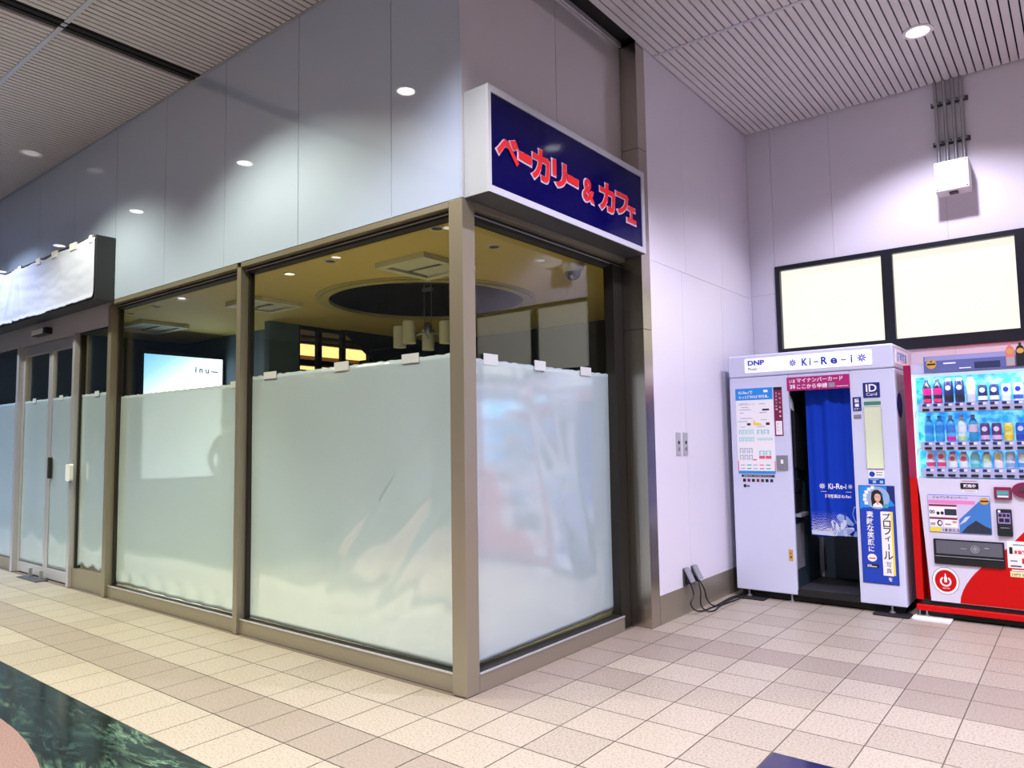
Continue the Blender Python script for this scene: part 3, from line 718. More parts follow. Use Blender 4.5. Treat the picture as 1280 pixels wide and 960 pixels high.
for k, z in enumerate((3.65, 3.98)):
    t = thing('conduit_rail', ['lower', 'upper'][k] + ' metal rail clamping the four conduits to the back wall', 'rail', 'conduit rails')
    MB().box(1.685, 1.945, 3.878, YB, z - .018, z + .018).build('channel', M['dgrey'], t)
    for x in (1.722, 1.784, 1.843, 1.90): MB().tube([(x - .024, 3.872, z), (x - .016, 3.852, z), (x, 3.845, z), (x + .016, 3.852, z), (x + .024, 3.872, z)], 0.006, 6).build('clamp', M['galv'], t, smooth=True)
    rebase(t, (1.81, YB, z))

# ---------- wall plates, outlets and cords
for k, (a, b_) in enumerate(((2.190, 2.262), (2.312, 2.386))):
    t = thing('switch_plate', ['left', 'right'][k] + ' of two slim metal key switch plates on the white side wall', 'switch', 'key switches on the side wall')
    MB().rect(a, 1.170, b_, 1.338, PX(XW), 0, .008).build('plate', M['alum'], t, bevel=.002)
    MB().disc((a + b_) / 2, 1.262, .012, .012, PX(XW), .008, .011, 0, 16).build('keyhole', M['ink'], t)
    MB().disc((a + b_) / 2, 1.215, .014, .014, PX(XW), .008, .012, 0, 16).build('knob', M['grey'], t); rebase(t, (XW, (a + b_) / 2, 1.17))
for k, (a, b_) in enumerate(((2.232, 2.302), (2.372, 2.442))):
    t = thing('power_outlet', ['left wall outlet low on the white wall, its grey cover propped open over a plug', 'right wall outlet low on the white wall beneath a sloping grey cover'][k], 'outlet', 'outlets above the baseboard')
    MB().rect(a, .205, b_, .335, PX(XW), 0, .012).build('plate', M['dgrey'], t, bevel=.002)
    mb = MB(); mb.add([(XW + .012, a, .33), (XW + .012, b_, .33), (XW + .062, a, .235), (XW + .062, b_, .235), (XW + .02, a, .338), (XW + .02, b_, .338), (XW + .07, a, .24), (XW + .07, b_, .24)],
                      [(0, 1, 3, 2), (4, 6, 7, 5), (0, 4, 5, 1), (2, 3, 7, 6), (0, 2, 6, 4), (1, 5, 7, 3)])
    mb.build('cover', M['grey'], t)
    MB().rect((a + b_) / 2 - .018, .22, (a + b_) / 2 + .018, .26, PX(XW), .012, .045).build('socket', M['ink'], t, bevel=.004); rebase(t, (XW, (a + b_) / 2, .205))
def smoothpts(P, n=6):
    out = []; P = [Vector(p) for p in P]
    for i in range(len(P) - 1):
        p0, p1, p2, p3 = P[max(i - 1, 0)], P[i], P[i + 1], P[min(i + 2, len(P) - 1)]
        for k in range(n):
            t = k / n; out.append(0.5 * ((2 * p1) + (p2 - p0) * t + (2 * p0 - 5 * p1 + 4 * p2 - p3) * t * t + (3 * p1 - p0 - 3 * p2 + p3) * t ** 3))
    return out + [P[-1]]
for lab, pts in (('black cord drooping from the left outlet and looping back along the baseboard', [(.172, 2.267, .235), (.20, 2.262, .15), (.19, 2.23, .09), (.19, 2.30, .03), (.205, 2.40, .008), (.215, 2.62, .007), (.20, 2.95, .007), (.235, 3.13, .007)]),
                 ('black cord dropping straight from the right outlet to the floor', [(.175, 2.40, .235), (.20, 2.385, .15), (.205, 2.37, .06), (.235, 2.40, .012), (.27, 2.46, .007), (.245, 2.66, .007), (.27, 2.95, .007), (.26, 3.14, .007)]),
                 ('black cord slanting from the right outlet towards the photo booth', [(.175, 2.415, .235), (.21, 2.43, .16), (.205, 2.48, .08), (.215, 2.56, .02), (.235, 2.66, .007), (.225, 2.85, .007), (.25, 3.13, .007)])):
    o = MB().tube(smoothpts(pts), 0.0055, 7).build('cable', M['ink'], smooth=True)
    tag(o, lab, 'cord', 'cords below the outlets')

# ---------- photo booth
t = thing('photo_booth', 'pale photo booth with a blue curtain against the back wall', 'photo booth')
bx0, bx1, by, bk, bz, bh = 0.207, 1.453, 3.08, 3.80, 0.062, 1.784
ox0, ox1 = 0.690, 1.144
mb = MB()
mb.box(bx0, ox0, by, by + .035, bz, bh); mb.box(ox1, bx1, by, by + .035, bz, bh)
mb.box(bx0, bx0 + .02, by + .035, bk, bz, bh); mb.box(bx1 - .02, bx1, by + .035, bk, bz, bh)
mb.box(bx0 + .02, bx1 - .02, bk - .02, bk, bz, bh); mb.box(ox0, ox1, by + .004, by + .03, 1.745, bh)
mb.build('cabinet', M['booth'], t, bevel=.006)
MB().box(bx0 - .003, bx1, by - .004, bk, bh + .003, 1.968).build('header', M['booth'], t, bevel=.014, seg=3)
mb = MB()
mb.box(bx0 + .03, bx1 - .03, by + .05, bk - .03, .0125, .058); mb.box(ox0 + .002, ox1 - .002, by + .006, by + .06, .058, .10)
mb.build('plinth', M['black'], t)
for x in (.30, .64, 1.35):
    MB().lathe([(.022, 0), (.022, .008), (.008, .012), (.008, .06)], x, by + .025, 14, z0=.010 if x < .5 or x > 1 else 0).build('levelling_foot', M['galv'], t, smooth=True)
# inside
mb = MB()
mb.box(ox0 + .02, bx1 - .03, bk - .04, bk - .022, .10, 1.745, 0); mb.box(ox1 + .05, ox1 + .07, by + .036, bk - .04, .1, 1.745, 0)
mb.box(ox0 - .02, bx1 - .03, by + .06, bk - .04, .085, .10, 1); mb.box(bx0 + .03, bx1 - .03, by + .06, bk - .04, 1.745, 1.76, 0)
mb.build('interior_lining', [mat('booth_lining', (66, 84, 106), 0.6), M['dgrey']], t)
mb = MB(); mb.box(bx0 + .03, ox0 - .012, by + .04, bk - .05, .1, 1.745)
eq = mb.build('camera_unit', mat('camera_unit', (44, 62, 76), 0.5), t)
mb = MB(); PQ = PX(ox0 - .012)
mb.poly([(3.14, 1.05), (3.42, 1.0), (3.42, 1.45), (3.14, 1.5)], PQ, 0, .03); mb.rect(3.12, .86, 3.3, .95, PQ, 0, .02); mb.rect(3.12, .70, 3.26, .83, PQ, 0, .02)
mb.build('monitor', M['ink'], eq)
mb = MB(); mb.rect(3.12, .66, 3.34, .685, PQ, 0, .05); mb.rect(3.13, .25, 3.33, .6, PQ, 0, .006); mb.build('tray', M['grey'], eq)
MB().poly([(3.125, 1.52), (3.2, 1.49), (3.19, 1.57), (3.125, 1.62)], PQ, 0, .01).build('notice', M['pwhite'], eq)
# curtain with print
def cw(x): return 3.17 + .012 * math.sin((x - .79) * 26) + .010 * math.sin((x - .79) * 61 + 1) + (.03 * max(0, (x - 1.03) / .12) * math.sin((x - 1.03) * 60))
def PC(x, z, d): return (x, cw(x) - d, z)
NU, NV = 90, 30; vs = []; fs = []
for j in range(NV + 1):
    for i in range(NU + 1):
        x = .787 + .365 * i / NU; z = .522 + .012 * math.sin(x * 20) * (1 - j / NV) + (1.74 - .522) * j / NV
        vs.append((x, cw(x), z))
for j in range(NV):
    for i in range(NU):
        q = j * (NU + 1) + i; fs.append((q, q + 1, q + NU + 2, q + NU + 1))
mb = MB(); mb.add(vs, fs)
cu = mb.build('curtain', M['curtain'], t, smooth=True); s = cu.modifiers.new('thick', 'SOLIDIFY'); s.thickness = .002; s.offset = 0
mb = MB(); mb.star(.885, .905, .022, PC, 0, .003, .004); mb.text('Ki-Re-i', .935, .885, 1.062, .928, PC, 0, .02, .004); mb.star(1.09, .905, .018, PC, 0, .003, .004)
mb.rect(.872, .862, 1.098, .865, PC, .003, .004)
mb.text('証明写真は Ki-Re-i', .902, .815, 1.092, .845, PC, 0, .02, .004)
mb.build('lettering', M['pwhite'], cu)
mb = MB(); rnd = random.Random(7)
for r in range(16):
    z = .535 + r * .0115; rad = .0062 * (1 - r / 17)
    for c in range(26):
        x = .797 + c * .0117 + (r % 2) * .0058
        if x < 1.06: mb.disc(x, z + rnd.uniform(-.002, .002), rad, rad, PC, .0028, .0035, 0, 8)
mb.rect(.792, .528, .96, .56, PC, .0028, .0034)
def flower(cx, cz, R, n, a0, mi, hole=True):
    for k in range(n):
        a = a0 + 2 * PI * k / n; c, q = math.cos(a), math.sin(a)
        pts = [(u, w_) for u, w_ in ((.18, -.06), (.6, -.2), (.95, -.12), (1, 0), (.95, .12), (.6, .2), (.18, .06))]
        P_ = [(cx + R * (u * c - w_ * q), cz + R * (u * q + w_ * c)) for u, w_ in pts]
        P_ = [(min(1.147, max(.792, px)), max(.53, pz)) for px, pz in P_]
        mb.poly(P_, PC, .0036, .0042, mi)
flower(1.005, .555, .105, 7, .3, 0); flower(1.125, .60, .16, 6, .5, 1)
mb.build('printed_pattern', [mat('curtain_white', (206, 214, 236), 0.7), mat('curtain_pale_blue', (140, 164, 214), 0.7)], cu)
# header graphics
hs = MB().rrect(.345, 1.820, 1.310, 1.938, .012, PY(by - .004), 0, .003).build('header_sign', mat('lit_header', (246, 247, 250), 0.3, emit=(246, 248, 255), es=0.25), t)
PH = PY(by - .007)
mb = MB(); mb.text('DNP', .372, 1.879, .508, 1.921, PH, 0, .045); mb.text('Photo', .372, 1.838, .447, 1.863, PH, 1, .03); mb.text('masters', .452, 1.841, .56, 1.860, PH, 2, 0)
mb.star(.733, 1.877, .029, PH, 0); mb.star(1.240, 1.877, .032, PH, 0)
mb.text('K', .803, 1.847, .848, 1.906, PH, 0, .03); mb.text('i', .861, 1.847, .871, 1.904, PH, 0, .03); mb.rect(.893, 1.868, .928, 1.876, PH, 0, .0006); mb.text('R', .948, 1.846, .996, 1.907, PH, 0, .03); mb.text('e', 1.018, 1.846, 1.066, 1.892, PH, 0, .03); mb.rect(1.094, 1.868, 1.130, 1.876, PH, 0, .0006); mb.text('i', 1.163, 1.845, 1.174, 1.905, PH, 0, .03)
mb.build('lettering', [M['blue'], M['pgrey'], mat('pale_ink', (208, 212, 220), .5)], hs)
ss = MB().rrect(3.145, 1.822, 3.62, 1.936, .012, PX(bx1), 0, .003).build('side_sign', M['pwhite'], t)
MB().text('証明写真', 3.20, 1.838, 3.56, 1.918, PX(bx1 + .003), 0, .03).build('lettering', M['sky'], ss)
sb = MB().disc(3.21, 1.515, .10, .092, PX(bx1), 0, .001, 0).build('side_emblem', M['dblue'], t)
MB().star(3.21, 1.515, .045, PX(bx1 + .001), 0).build('star', M['blue'], sb)
# banner over the entrance
PB = PY(by - .006)
bn = MB().box(.680, 1.145, by - .006, by + .002, 1.655, 1.762).build('banner', M['mag'], t)
mb = MB(); mb.text('いま', .700, 1.715, .745, 1.745, PB, 0, .02); mb.text('簡単', .700, 1.668, .745, 1.705, PB, 0, .03)
mb.text('マイナンバーカード', .757, 1.717, 1.100, 1.752, PB, 0, .02); mb.text('ここから申請', .757, 1.667, .985, 1.705, PB, 0, .02)
mb.rect(.995, 1.668, 1.04, 1.704, PB, 0, .0006, 1); mb.rect(1.05, 1.671, 1.135, 1.675, PB, 0, .0006, 0)
mb.build('lettering', [M['pwhite'], M['pgrey']], bn)
# price poster
PP = PY(by)
po = MB().rect(.257, .998, .563, 1.694, PP, 0, .004).build('price_poster', M['pwhite'], t)
P4 = PY(by - .004); mb = MB(); rnd = random.Random(11)
mb.rect(.257, 1.597, .563, 1.694, P4, 0, .0008, 0); mb.rect(.259, .998, .563, 1.020, P4, 0, .0008, 0)
mb.text('Ki-Re-iで', .285, 1.647, .40, 1.672, P4, 1, .02, .0014); mb.text('もっと便利な証明写真。', .285, 1.610, .53, 1.635, P4, 1, .02, .0014); mb.rect(.49, 1.655, .525, 1.675, P4, .0008, .0014, 1)
mb.text('証明写真コース', .282, 1.555, .41, 1.573, P4, 2, 0)
for (u, v, w_) in ((.282, 1.515, .10), (.30, 1.535, .06), (.45, 1.56, .05), (.29, 1.49, .03), (.45, 1.49, .06), (.29, 1.445, .10), (.27, 1.42, .08), (.46, 1.43, .05), (.29, 1.375, .04), (.43, 1.375, .06)): mb.rect(u, v, u + w_, v + .006, P4, 0, .0008, 3)
mb.rect(.475, 1.508, .53, 1.522, P4, 0, .0008, 4); mb.rect(.345, 1.39, .375, 1.408, P4, 0, .0008, 4); mb.rect(.50, 1.39, .53, 1.41, P4, 0, .0008, 4); mb.rect(.46, 1.485, .466, 1.49, P4, 0, .0008, 4)
mb.poly([(.40, 1.39), (.47, 1.39), (.46, 1.405), (.415, 1.41), (.40, 1.45)], P4, 0, .0008, 5)
for (u0, v0, n_, w_, h_, c) in ((.275, 1.315, 4, .026, .038, 6), (.275, 1.255, 4, .026, .038, 6), (.425, 1.315, 2, .046, .038, 6), (.425, 1.265, 4, .026, .020, 6), (.275, 1.16, 3, .032, .045, 3), (.275, 1.105, 3, .032, .045, 3), (.435, 1.145, 2, .046, .038, 6)):
    for k in range(n_):
        u = u0 + k * (w_ + .006); mb.rect(u, v0, u + w_, v0 + h_, P4, 0, .0008, c); mb.disc(u + w_ / 2, v0 + h_ * .58, w_ * .26, h_ * .26, P4, .0008, .0012, 1, 10); mb.rect(u + w_ * .2, v0, u + w_ * .8, v0 + h_ * .25, P4, .0008, .0012, 1)
for k in range(2): mb.rect(.435 + k * .052, 1.118, .481 + k * .052, 1.142, P4, 0, .0008, 7)
mb.rect(.385, 1.105, .415, 1.115, P4, 0, .0008, 7); mb.rect(.257, 1.02, .264, 1.10, P4, 0, .0008, 7); mb.rect(.557, 1.02, .563, 1.10, P4, 0, .0008, 7)
for k in range(10): mb.rect(.28 + (k % 5) * .052, 1.035 + (k // 5) * .028, .30 + (k % 5) * .052 + .015, 1.043 + (k // 5) * .028, P4, 0, .0008, (3, 8, 3, 7, 8)[k % 5])
mb.build('printed_graphics', [M['sky'], M['pwhite'], M['pgrey'], mat('faint_ink', (176, 186, 200), .5), M['ink'], M['yellow'], M['lteal'], M['pink'], M['teal']], po)
st = MB().rect(.570, 1.300, .637, 1.692, PP, 0, .003).build('plum_sticker', M['plum'], t); P3 = PY(by - .003)
mb = MB(); mb.rect(.570, 1.668, .637, 1.692, P3, 0, .0006, 1); mb.rect(.580, 1.310, .629, 1.42, P3, 0, .0006, 0); mb.text('\n'.join('スマホで証明'), .583, 1.50, .598, 1.655, P3, 0, .02); mb.text('\n'.join('いつでも簡単'), .610, 1.44, .626, 1.655, P3, 0, .02); mb.text('\n'.join('受付中'), .590, 1.33, .602, 1.41, P3, 1, 0, .0012)
mb.build('lettering', [M['pwhite'], M['ink']], st)
bx = MB().rect(.574, 1.030, .662, 1.146, PP, 0, .012).build('card_slot_box', M['grey'], t, bevel=.003)
mb = MB(); mb.rect(.608, 1.08, .628, 1.112, PY(by - .012), 0, .001, 0); mb.build('slot', M['pwhite'], bx)
bs = MB().rect(.282, .970, .551, .988, PP, 0, .002).build('black_strip', M['ink'], t); MB().text('各種お支払いがご利用いただけます', .30, .974, .53, .984, PY(by - .002), 0, .0).build('lettering', M['pwhite'], bs)
mb = MB(); cols = [1, 2, 1, 2, 0, 1, 3]
for k in range(7): mb.rrect(.292 + k * .037, .930, .316 + k * .037, .955, .004, PP, 0, .001, cols[k])
mb.rrect(.295, .885, .318, .91, .004, PP, 0, .001, 1); mb.rect(.322, .89, .345, .903, PP, 0, .001, 0)
mb.build('payment_icons', [M['dgrey'], M['ink'], M['plum'], M['dblue']], t)
mb = MB().rect(.636, .320, .668, .410, PP, 0, .002); yl = mb.build('yellow_tag', M['gold'], t); MB().text('\n'.join('注意'), .643, .335, .661, .395, PY(by - .002), 0, .02).build('lettering', M['ink'], yl)
# right post: plates, mirror, tall poster
idp = MB().rrect(1.236, 1.574, 1.351, 1.686, .006, PP, 0, .004).build('id_card_sign', M['dblue'], t)
P4 = PY(by - .004); MB().text('ID', 1.256, 1.618, 1.330, 1.674, P4, 0, .02).text('Card', 1.258, 1.588, 1.330, 1.611, P4, 0, 0).build('lettering', M['pwhite'], idp)
gb = MB().rect(1.238, 1.506, 1.353, 1.568, PP, 0, .003).build('mirror_label', mat('label_pale', (196, 208, 214), .4), t); MB().rect(1.238, 1.518, 1.353, 1.545, PY(by - .003), 0, .0006).build('band', M['green'], gb)
mr = MB().rect(1.236, 1.050, 1.353, 1.504, PP, 0, .004).build('mirror', M['mirror'], t)
mb = MB()
for r in ((1.233, 1.047, 1.237, 1.507), (1.352, 1.047, 1.356, 1.507), (1.237, 1.047, 1.352, 1.051)): mb.rect(*r, PP, 0, .006)
mb.build('frame', M['alum'], mr)
bb = MB().rrect(1.160, 1.478, 1.219, 1.582, .004, PP, 0, .003).build('blue_notice', M['dblue'], t); P3 = PY(by - .003)
MB().text('鏡', 1.172, 1.54, 1.205, 1.572, P3, 0, .02).rect(1.176, 1.51, 1.203, 1.532, P3, 0, .0006).text('ミラー', 1.168, 1.486, 1.212, 1.5, P3, 0, .02).build('lettering', M['pwhite'], bb)
MB().rect(1.163, 1.421, 1.214, 1.451, PP, 0, .003).build('small_notice', M['grey'], t)
n1 = MB().rect(1.243, .980, 1.350, 1.037, PP, 0, .002).build('white_notice', M['pwhite'], t); P2 = PY(by - .002)
MB().disc(1.268, 1.008, .019, .02, P2, 0, .0006, 0).rect(1.295, 1.018, 1.34, 1.024, P2, 0, .0006, 1).rect(1.295, 1.0, 1.335, 1.006, P2, 0, .0006, 1).build('printed_graphics', [M['blue'], M['pgrey']], n1)
n2 = MB().rect(1.241, .935, 1.351, .975, PP, 0, .002).build('blue_strip', M['blue'], t)
MB().rect(1.27, .942, 1.292, .962, P2, 0, .0006).rect(1.318, .942, 1.340, .962, P2, 0, .0006).rect(1.25, .966, 1.31, .970, P2, 0, .0006).build('lettering', M['lteal'], n2)
pp = MB().rect(1.170, .214, 1.412, .925, PP, 0, .004).build('portrait_poster', M['blue'], t); P4 = PY(by - .004)
mb = MB()
B_, N_, W_, Y_, K_, SK, SKY, LT, PKR, TL = range(10)
mb.rect(1.170, .745, 1.412, .925, P4, 0, .0006, SKY); mb.poly([(1.170, .745), (1.412, .745), (1.412, .78), (1.19, .76)], P4, .0006, .0009, B_); mb.poly([(1.36, .925), (1.412, .925), (1.412, .78), (1.36, .86)], P4, .0006, .0009, N_)
mb.disc(1.295, .835, .082, .082, P4, .0009, .0012, LT)
for k in range(6): a = 1.9 + k * .34; mb.rrect(1.292 + .082 * math.cos(a) - .012, .832 + .082 * math.sin(a) - .012, 1.292 + .082 * math.cos(a) + .012, .832 + .082 * math.sin(a) + .012, .004, P4, .0012, .0015, W_)
# printed woman: long black hair, smiling, white blouse
mb.poly([(1.258, .772), (1.252, .83), (1.258, .875), (1.278, .893), (1.302, .894), (1.322, .878), (1.330, .84), (1.336, .80), (1.334, .772)], P4, .0015, .0018, K_)
mb.poly([(1.262, .768), (1.330, .768), (1.326, .785), (1.308, .80), (1.284, .80), (1.266, .786)], P4, .0018, .0021, W_)
mb.poly([(1.287, .806), (1.305, .806), (1.303, .79), (1.296, .784), (1.289, .79)], P4, .0021, .0024, SK)
mb.disc(1.297, .838, .0215, .032, P4, .0024, .0027, SK, 20)
mb.poly([(1.272, .845), (1.276, .872), (1.297, .881), (1.318, .872), (1.321, .845), (1.312, .862), (1.294, .868), (1.280, .860)], P4, .0027, .003, K_)
for sx in (-.009, .009): mb.disc(1.297 + sx, .843, .0038, .0018, P4, .0027, .003, K_, 8)
mb.poly([(1.289, .824), (1.305, .824), (1.302, .818), (1.297, .816), (1.292, .818)], P4, .0027, .003, W_); mb.ring(1.297, .827, .009, .011, P4, .003, .0033, PKR, 8, 200, 340)
mb.disc(1.352, .778, .016, .016, P4, .0018, .002, TL); mb.rect(1.325, .76, 1.335, .76 + .11, P4, .0012, .0014, SKY)
mb.text('\n'.join('素敵な笑顔に'), 1.206, .435, 1.270, .738, P4, W_, .018, .0008)
mb.disc(1.240, .398, .031, .028, P4, 0, .0007, W_); mb.rect(1.218, .39, 1.262, .398, P4, .0007, .001, PKR)
mb.rrect(1.196, .325, 1.283, .352, .006, P4, 0, .0007, K_); mb.rect(1.204, .341, 1.235, .346, P4, .0007, .001, W_); mb.rect(1.204, .331, 1.268, .336, P4, .0007, .001, W_)
mb.rect(1.318, .280, 1.392, .738, P4, 0, .0006, Y_); mb.rect(1.310, .276, 1.378, .736, P4, .0006, .0009, W_)
mb.text('\n'.join('プロフィ'), 1.322, .516, 1.378, .728, P4, K_, .015, .0013); mb.rect(1.352, .462, 1.359, .506, P4, .0009, .0013, K_); mb.text('ル', 1.318, .392, 1.380, .452, P4, K_, .015, .0013)
mb.text('\n'.join('写真'), 1.330, .290, 1.368, .378, P4, K_, .0, .0013); mb.text('を', 1.342, .238, 1.368, .266, P4, W_, .02)
for r in ((1.170, .214, 1.412, .218), (1.170, .921, 1.412, .925), (1.170, .218, 1.174, .921), (1.408, .218, 1.412, .921)): mb.rect(*r, P4, .001, .0014, N_)
mb.build('printed_graphics', [M['blue'], M['dblue'], M['pwhite'], M['yellow'], M['ink'], M['skin'], M['sky'], mat('print_haze', (150, 180, 214), .4), M['red'], M['teal']], pp)
rebase(t, (.83, 3.44, 0))
for lab, x0, x1 in (('black rubber foot plate under the left end of the photo booth', .24, .45), ('black rubber foot plate under the right end of the photo booth', 1.235, 1.475)):
    o = MB().rrect(x0, 3.0, x1, 3.16, .02, PZU(0), 0.0, .010).build('foot_plate', mat('black_rubber', (22, 22, 24), .6)); tag(o, lab, 'plate', 'foot plates of the machines')
o = MB().rrect(1.485, 3.01, 1.725, 3.17, .02, PZU(0), 0, .010).build('foot_plate', M['white']); tag(o, 'white foot plate under the left end of the red vending machine', 'plate', 'foot plates of the machines')

# ---------- vending machine
t = thing('vending_machine', 'red and white drinks vending machine standing beside the photo booth', 'vending machine')
vx0, vx1, vy = 1.506, 2.56, 3.12
dz0, dz1 = .985, 1.728; dx0, dx1 = 1.560, 2.506
mb = MB(); mb.box(vx0, vx1, 3.30, 3.87, .088, 1.80); mb.box(vx0, dx0 - .006, vy, 3.30, .125, 1.80); mb.box(dx1 + .006, vx1, vy, 3.30, .125, 1.80)
mb.box(vx0, vx1, vy - .012, 3.30, .052, .092)
cab = mb.build('cabinet', M['vred'], t, bevel=.004)
MB().box(vx0 + .02, vx1, vy + .03, 3.8, .0125, .053).box(vx0 + .03, vx1 - .01, vy + .012, 3.2, .09, .128).build('plinth', M['black'], t)
for x in (1.52, 1.565): MB().lathe([(.018, 0), (.018, .008), (.007, .012), (.007, .045)], x, vy + .02, 12, z0=.010).build('levelling_foot', M['galv'], t, smooth=True)
MB().poly([(vx0, .985), (1.552, .985), (1.553, 1.797), (vx0, 1.797)], PY(vy), 0, .002).build('edge_strip', M['vmag'], t)  # red edge; magenta of a reflection put into the upper part's colour
MB().box(dx0 - .006, dx1 + .006, vy, 3.30, dz1, 1.80).build('top_rail', mat('lilac_rail', (196, 196, 226), .35), t)
lp = MB().poly([(1.555, .983), (1.566, .86), (1.578, .62), (1.59, .38), (1.601, .126), (2.555, .126), (2.555, .983)], PY(vy), -.16, .003)
lower = lp.build('lower_panel', mat('vending_white', (214, 212, 230), .3, coat=.3), t)
MB().poly([(1.777, .128), (1.782, .17), (1.80, .222), (1.82, .262), (1.85, .309), (1.88, .348), (1.915, .386), (1.99, .455), (2.07, .528), (2.165, .638), (2.28, .80), (2.36, .983), (2.555, .983), (2.555, .128)], PY(vy - .003), 0, .001).build('red_swoosh', M['vred'], lower)
# display interior
mb = MB(); mb.box(dx0 - .006, dx1 + .006, 3.262, 3.272, dz0, dz1, 0); dc = mb.build('display_back', M['aqua'], t)
mb = MB(); mb.rect(dx0 + .002, 1.705, dx1 - .002, dz1, PY(3.14), 0, .002); mb.box(dx0 - .006, dx0 - .001, vy + .006, 3.262, dz0, dz1); mb.box(dx1 + .001, dx1 + .006, vy + .006, 3.262, dz0, dz1)
mb.build('light_strip', M['palelit'], t)
MB().box(dx0, dx1, vy + .001, vy + .004, dz0, dz1).build('display_glass', M['vglass'], t)
xs_ = [1.637 + .0682 * k for k in range(9)]
for r, (tz, bz_, top) in enumerate(((1.503, 1.469, 1.516), (1.228, 1.196, 1.241), (1.041, 1.006, 1.054))):
    mb = MB(); mb.box(dx0 + .03, dx1 - .03, 3.128, 3.262, bz_ - .016, top - .001)
    mb.tube([(dx0 + .03, 3.127, bz_), (dx0 + .012, 3.127, bz_ - .012), (dx0 + .004, 3.127, bz_ - .05)], .004, 6)
    sh = mb.build('shelf', mat('shelf_lilac', (188, 190, 226), .35), t)
    for x in xs_:
        MB().rect(x - .022, tz - .009, x + .004, tz + .009, PY(3.128), 0, .003, 0).rect(x + .004, tz - .009, x + .024, tz + .007, PY(3.128), 0, .003, 1).build('price_tag', [M['dblue'], M['pwhite']], sh)
        MB().rrect(x - .022, bz_ - .008, x + .022, bz_ + .008, .004, PY(3.119), 0, .006).build('button', M['ink'], sh)
# lower panel fittings
PV = PY(vy - .003)
ad = MB().rrect(1.614, .608, 1.988, .870, .008, PV, 0, .005).build('advert_panel', mat('ad_blue', (60, 122, 196), .4), t); PA = PY(vy - .008); mb = MB()
mb.rect(1.616, .838, 1.986, .866, PA, 0, .0006, 0); mb.text('ジャパンキャンペーン', 1.645, .842, 1.86, .862, PA, 1, .02, .001)
mb.poly([(1.616, .61), (1.616, .838), (1.93, .838), (1.80, .70), (1.80, .61)], PA, 0, .0004, 0)
mb.rect(1.616, .808, 1.90, .832, PA, .0006, .0009, 2); mb.rect(1.62, .788, 1.79, .802, PA, .0006, .0009, 3); mb.rect(1.62, .715, 1.79, .788, PA, .0006, .0009, 4); mb.text('00', 1.622, .735, 1.655, .762, PA, 1, .03, .0013); mb.rrect(1.715, .728, 1.788, .772, .004, PA, .0009, .0012, 5); mb.disc(1.675, .74, .010, .012, PA, .0009, .0012, 1); mb.disc(1.70, .742, .010, .012, PA, .0009, .0012, 1)
mb.rect(1.62, .698, 1.79, .711, PA, .0006, .0009, 3); mb.rect(1.62, .645, 1.70, .698, PA, .0006, .0009, 4); mb.rect(1.705, .645, 1.79, .698, PA, .0006, .0009, 4); mb.disc(1.682, .672, .016, .022, PA, .0009, .0012, 1); mb.disc(1.684, .672, .009, .013, PA, .0012, .0015, 4); mb.text('500', 1.624, .655, 1.655, .675, PA, 1, .02, .0013); mb.rect(1.715, .66, 1.75, .67, PA, .0009, .0012, 6); mb.rect(1.76, .675, 1.785, .69, PA, .0009, .0012, 7)
mb.rrect(1.62, .612, 1.688, .64, .004, PA, .0006, .0009, 8); mb.text('1本あたる', 1.70, .614, 1.80, .638, PA, 1, .02, .001)
mb.disc(1.955, .834, .028, .024, PA, .0006, .0012, 7); mb.rect(1.932, .828, 1.978, .838, PA, .0012, .0015, 9)
mb.poly([(1.81, .612), (1.85, .66), (1.90, .70), (1.95, .665), (1.985, .65), (1.985, .612)], PA, .0004, .0008, 5); mb.poly([(1.80, .665), (1.84, .69), (1.87, .73), (1.84, .72)], PA, .0004, .0008, 10)
mb.build('printed_graphics', [mat('ad_lilac', (206, 196, 226), .4), M['ink'], mat('ad_pink', (226, 130, 190), .4), M['plum'], M['pwhite'], mat('ad_navy', (40, 46, 66), .4), M['pgrey'], M['gold'], M['yellow'], M['ink'], mat('ad_cloud', (196, 206, 230), .4)], ad)
se = MB().rect(1.820, .915, 1.926, .955, PV, 0, .004).build('status_plate', M['ink'], t); MB().text('販売中', 1.838, .923, 1.910, .947, PY(vy - .007), 0, .03).build('lettering', M['pwhite'], se)
MB().rect(1.83, .966, 1.92, .970, PV, 0, .001, 0).rrect(1.83, .892, 1.916, .908, .004, PV, 0, .001, 1).rect(1.838, .898, 1.908, .902, PV, .001, .0015, 0).build('small_print', [M['mag'], M['pwhite']], t)
cs = MB().rrect(2.014, .850, 2.112, .933, .006, PV, 0, .02).build('coin_panel', M['plum'], t); MB().rect(2.03, .862, 2.098, .912, PY(vy - .023), 0, .001, 0).rect(2.03, .885, 2.098, .899, PY(vy - .023), .001, .002, 1).rect(2.034, .866, 2.094, .876, PY(vy - .023), .001, .002, 2).build('label', [M['grey'], M['teal'], M['pwhite']], cs)
ov = MB().disc(2.19, .916, .075, .052, PV, 0, .02).build('coin_inlet', M['plum'], t); MB().rrect(2.15, .905, 2.23, .925, .006, PY(vy - .023), 0, .003).build('slot', M['dgrey'], ov)
rd = MB().rrect(2.020, .606, 2.106, .786, .008, PV, 0, .022).build('card_reader', M['navy'], t, bevel=.003); PR = PY(vy - .025)
MB().rect(2.028, .69, 2.098, .762, PR, 0, .001, 0).rect(2.03, .764, 2.044, .778, PR, 0, .001, 1).rect(2.04, .66, 2.09, .664, PR, 0, .001, 2).build('screen', [mat('reader_screen', (150, 130, 190), .3), M['pwhite'], M['pgrey']], rd)
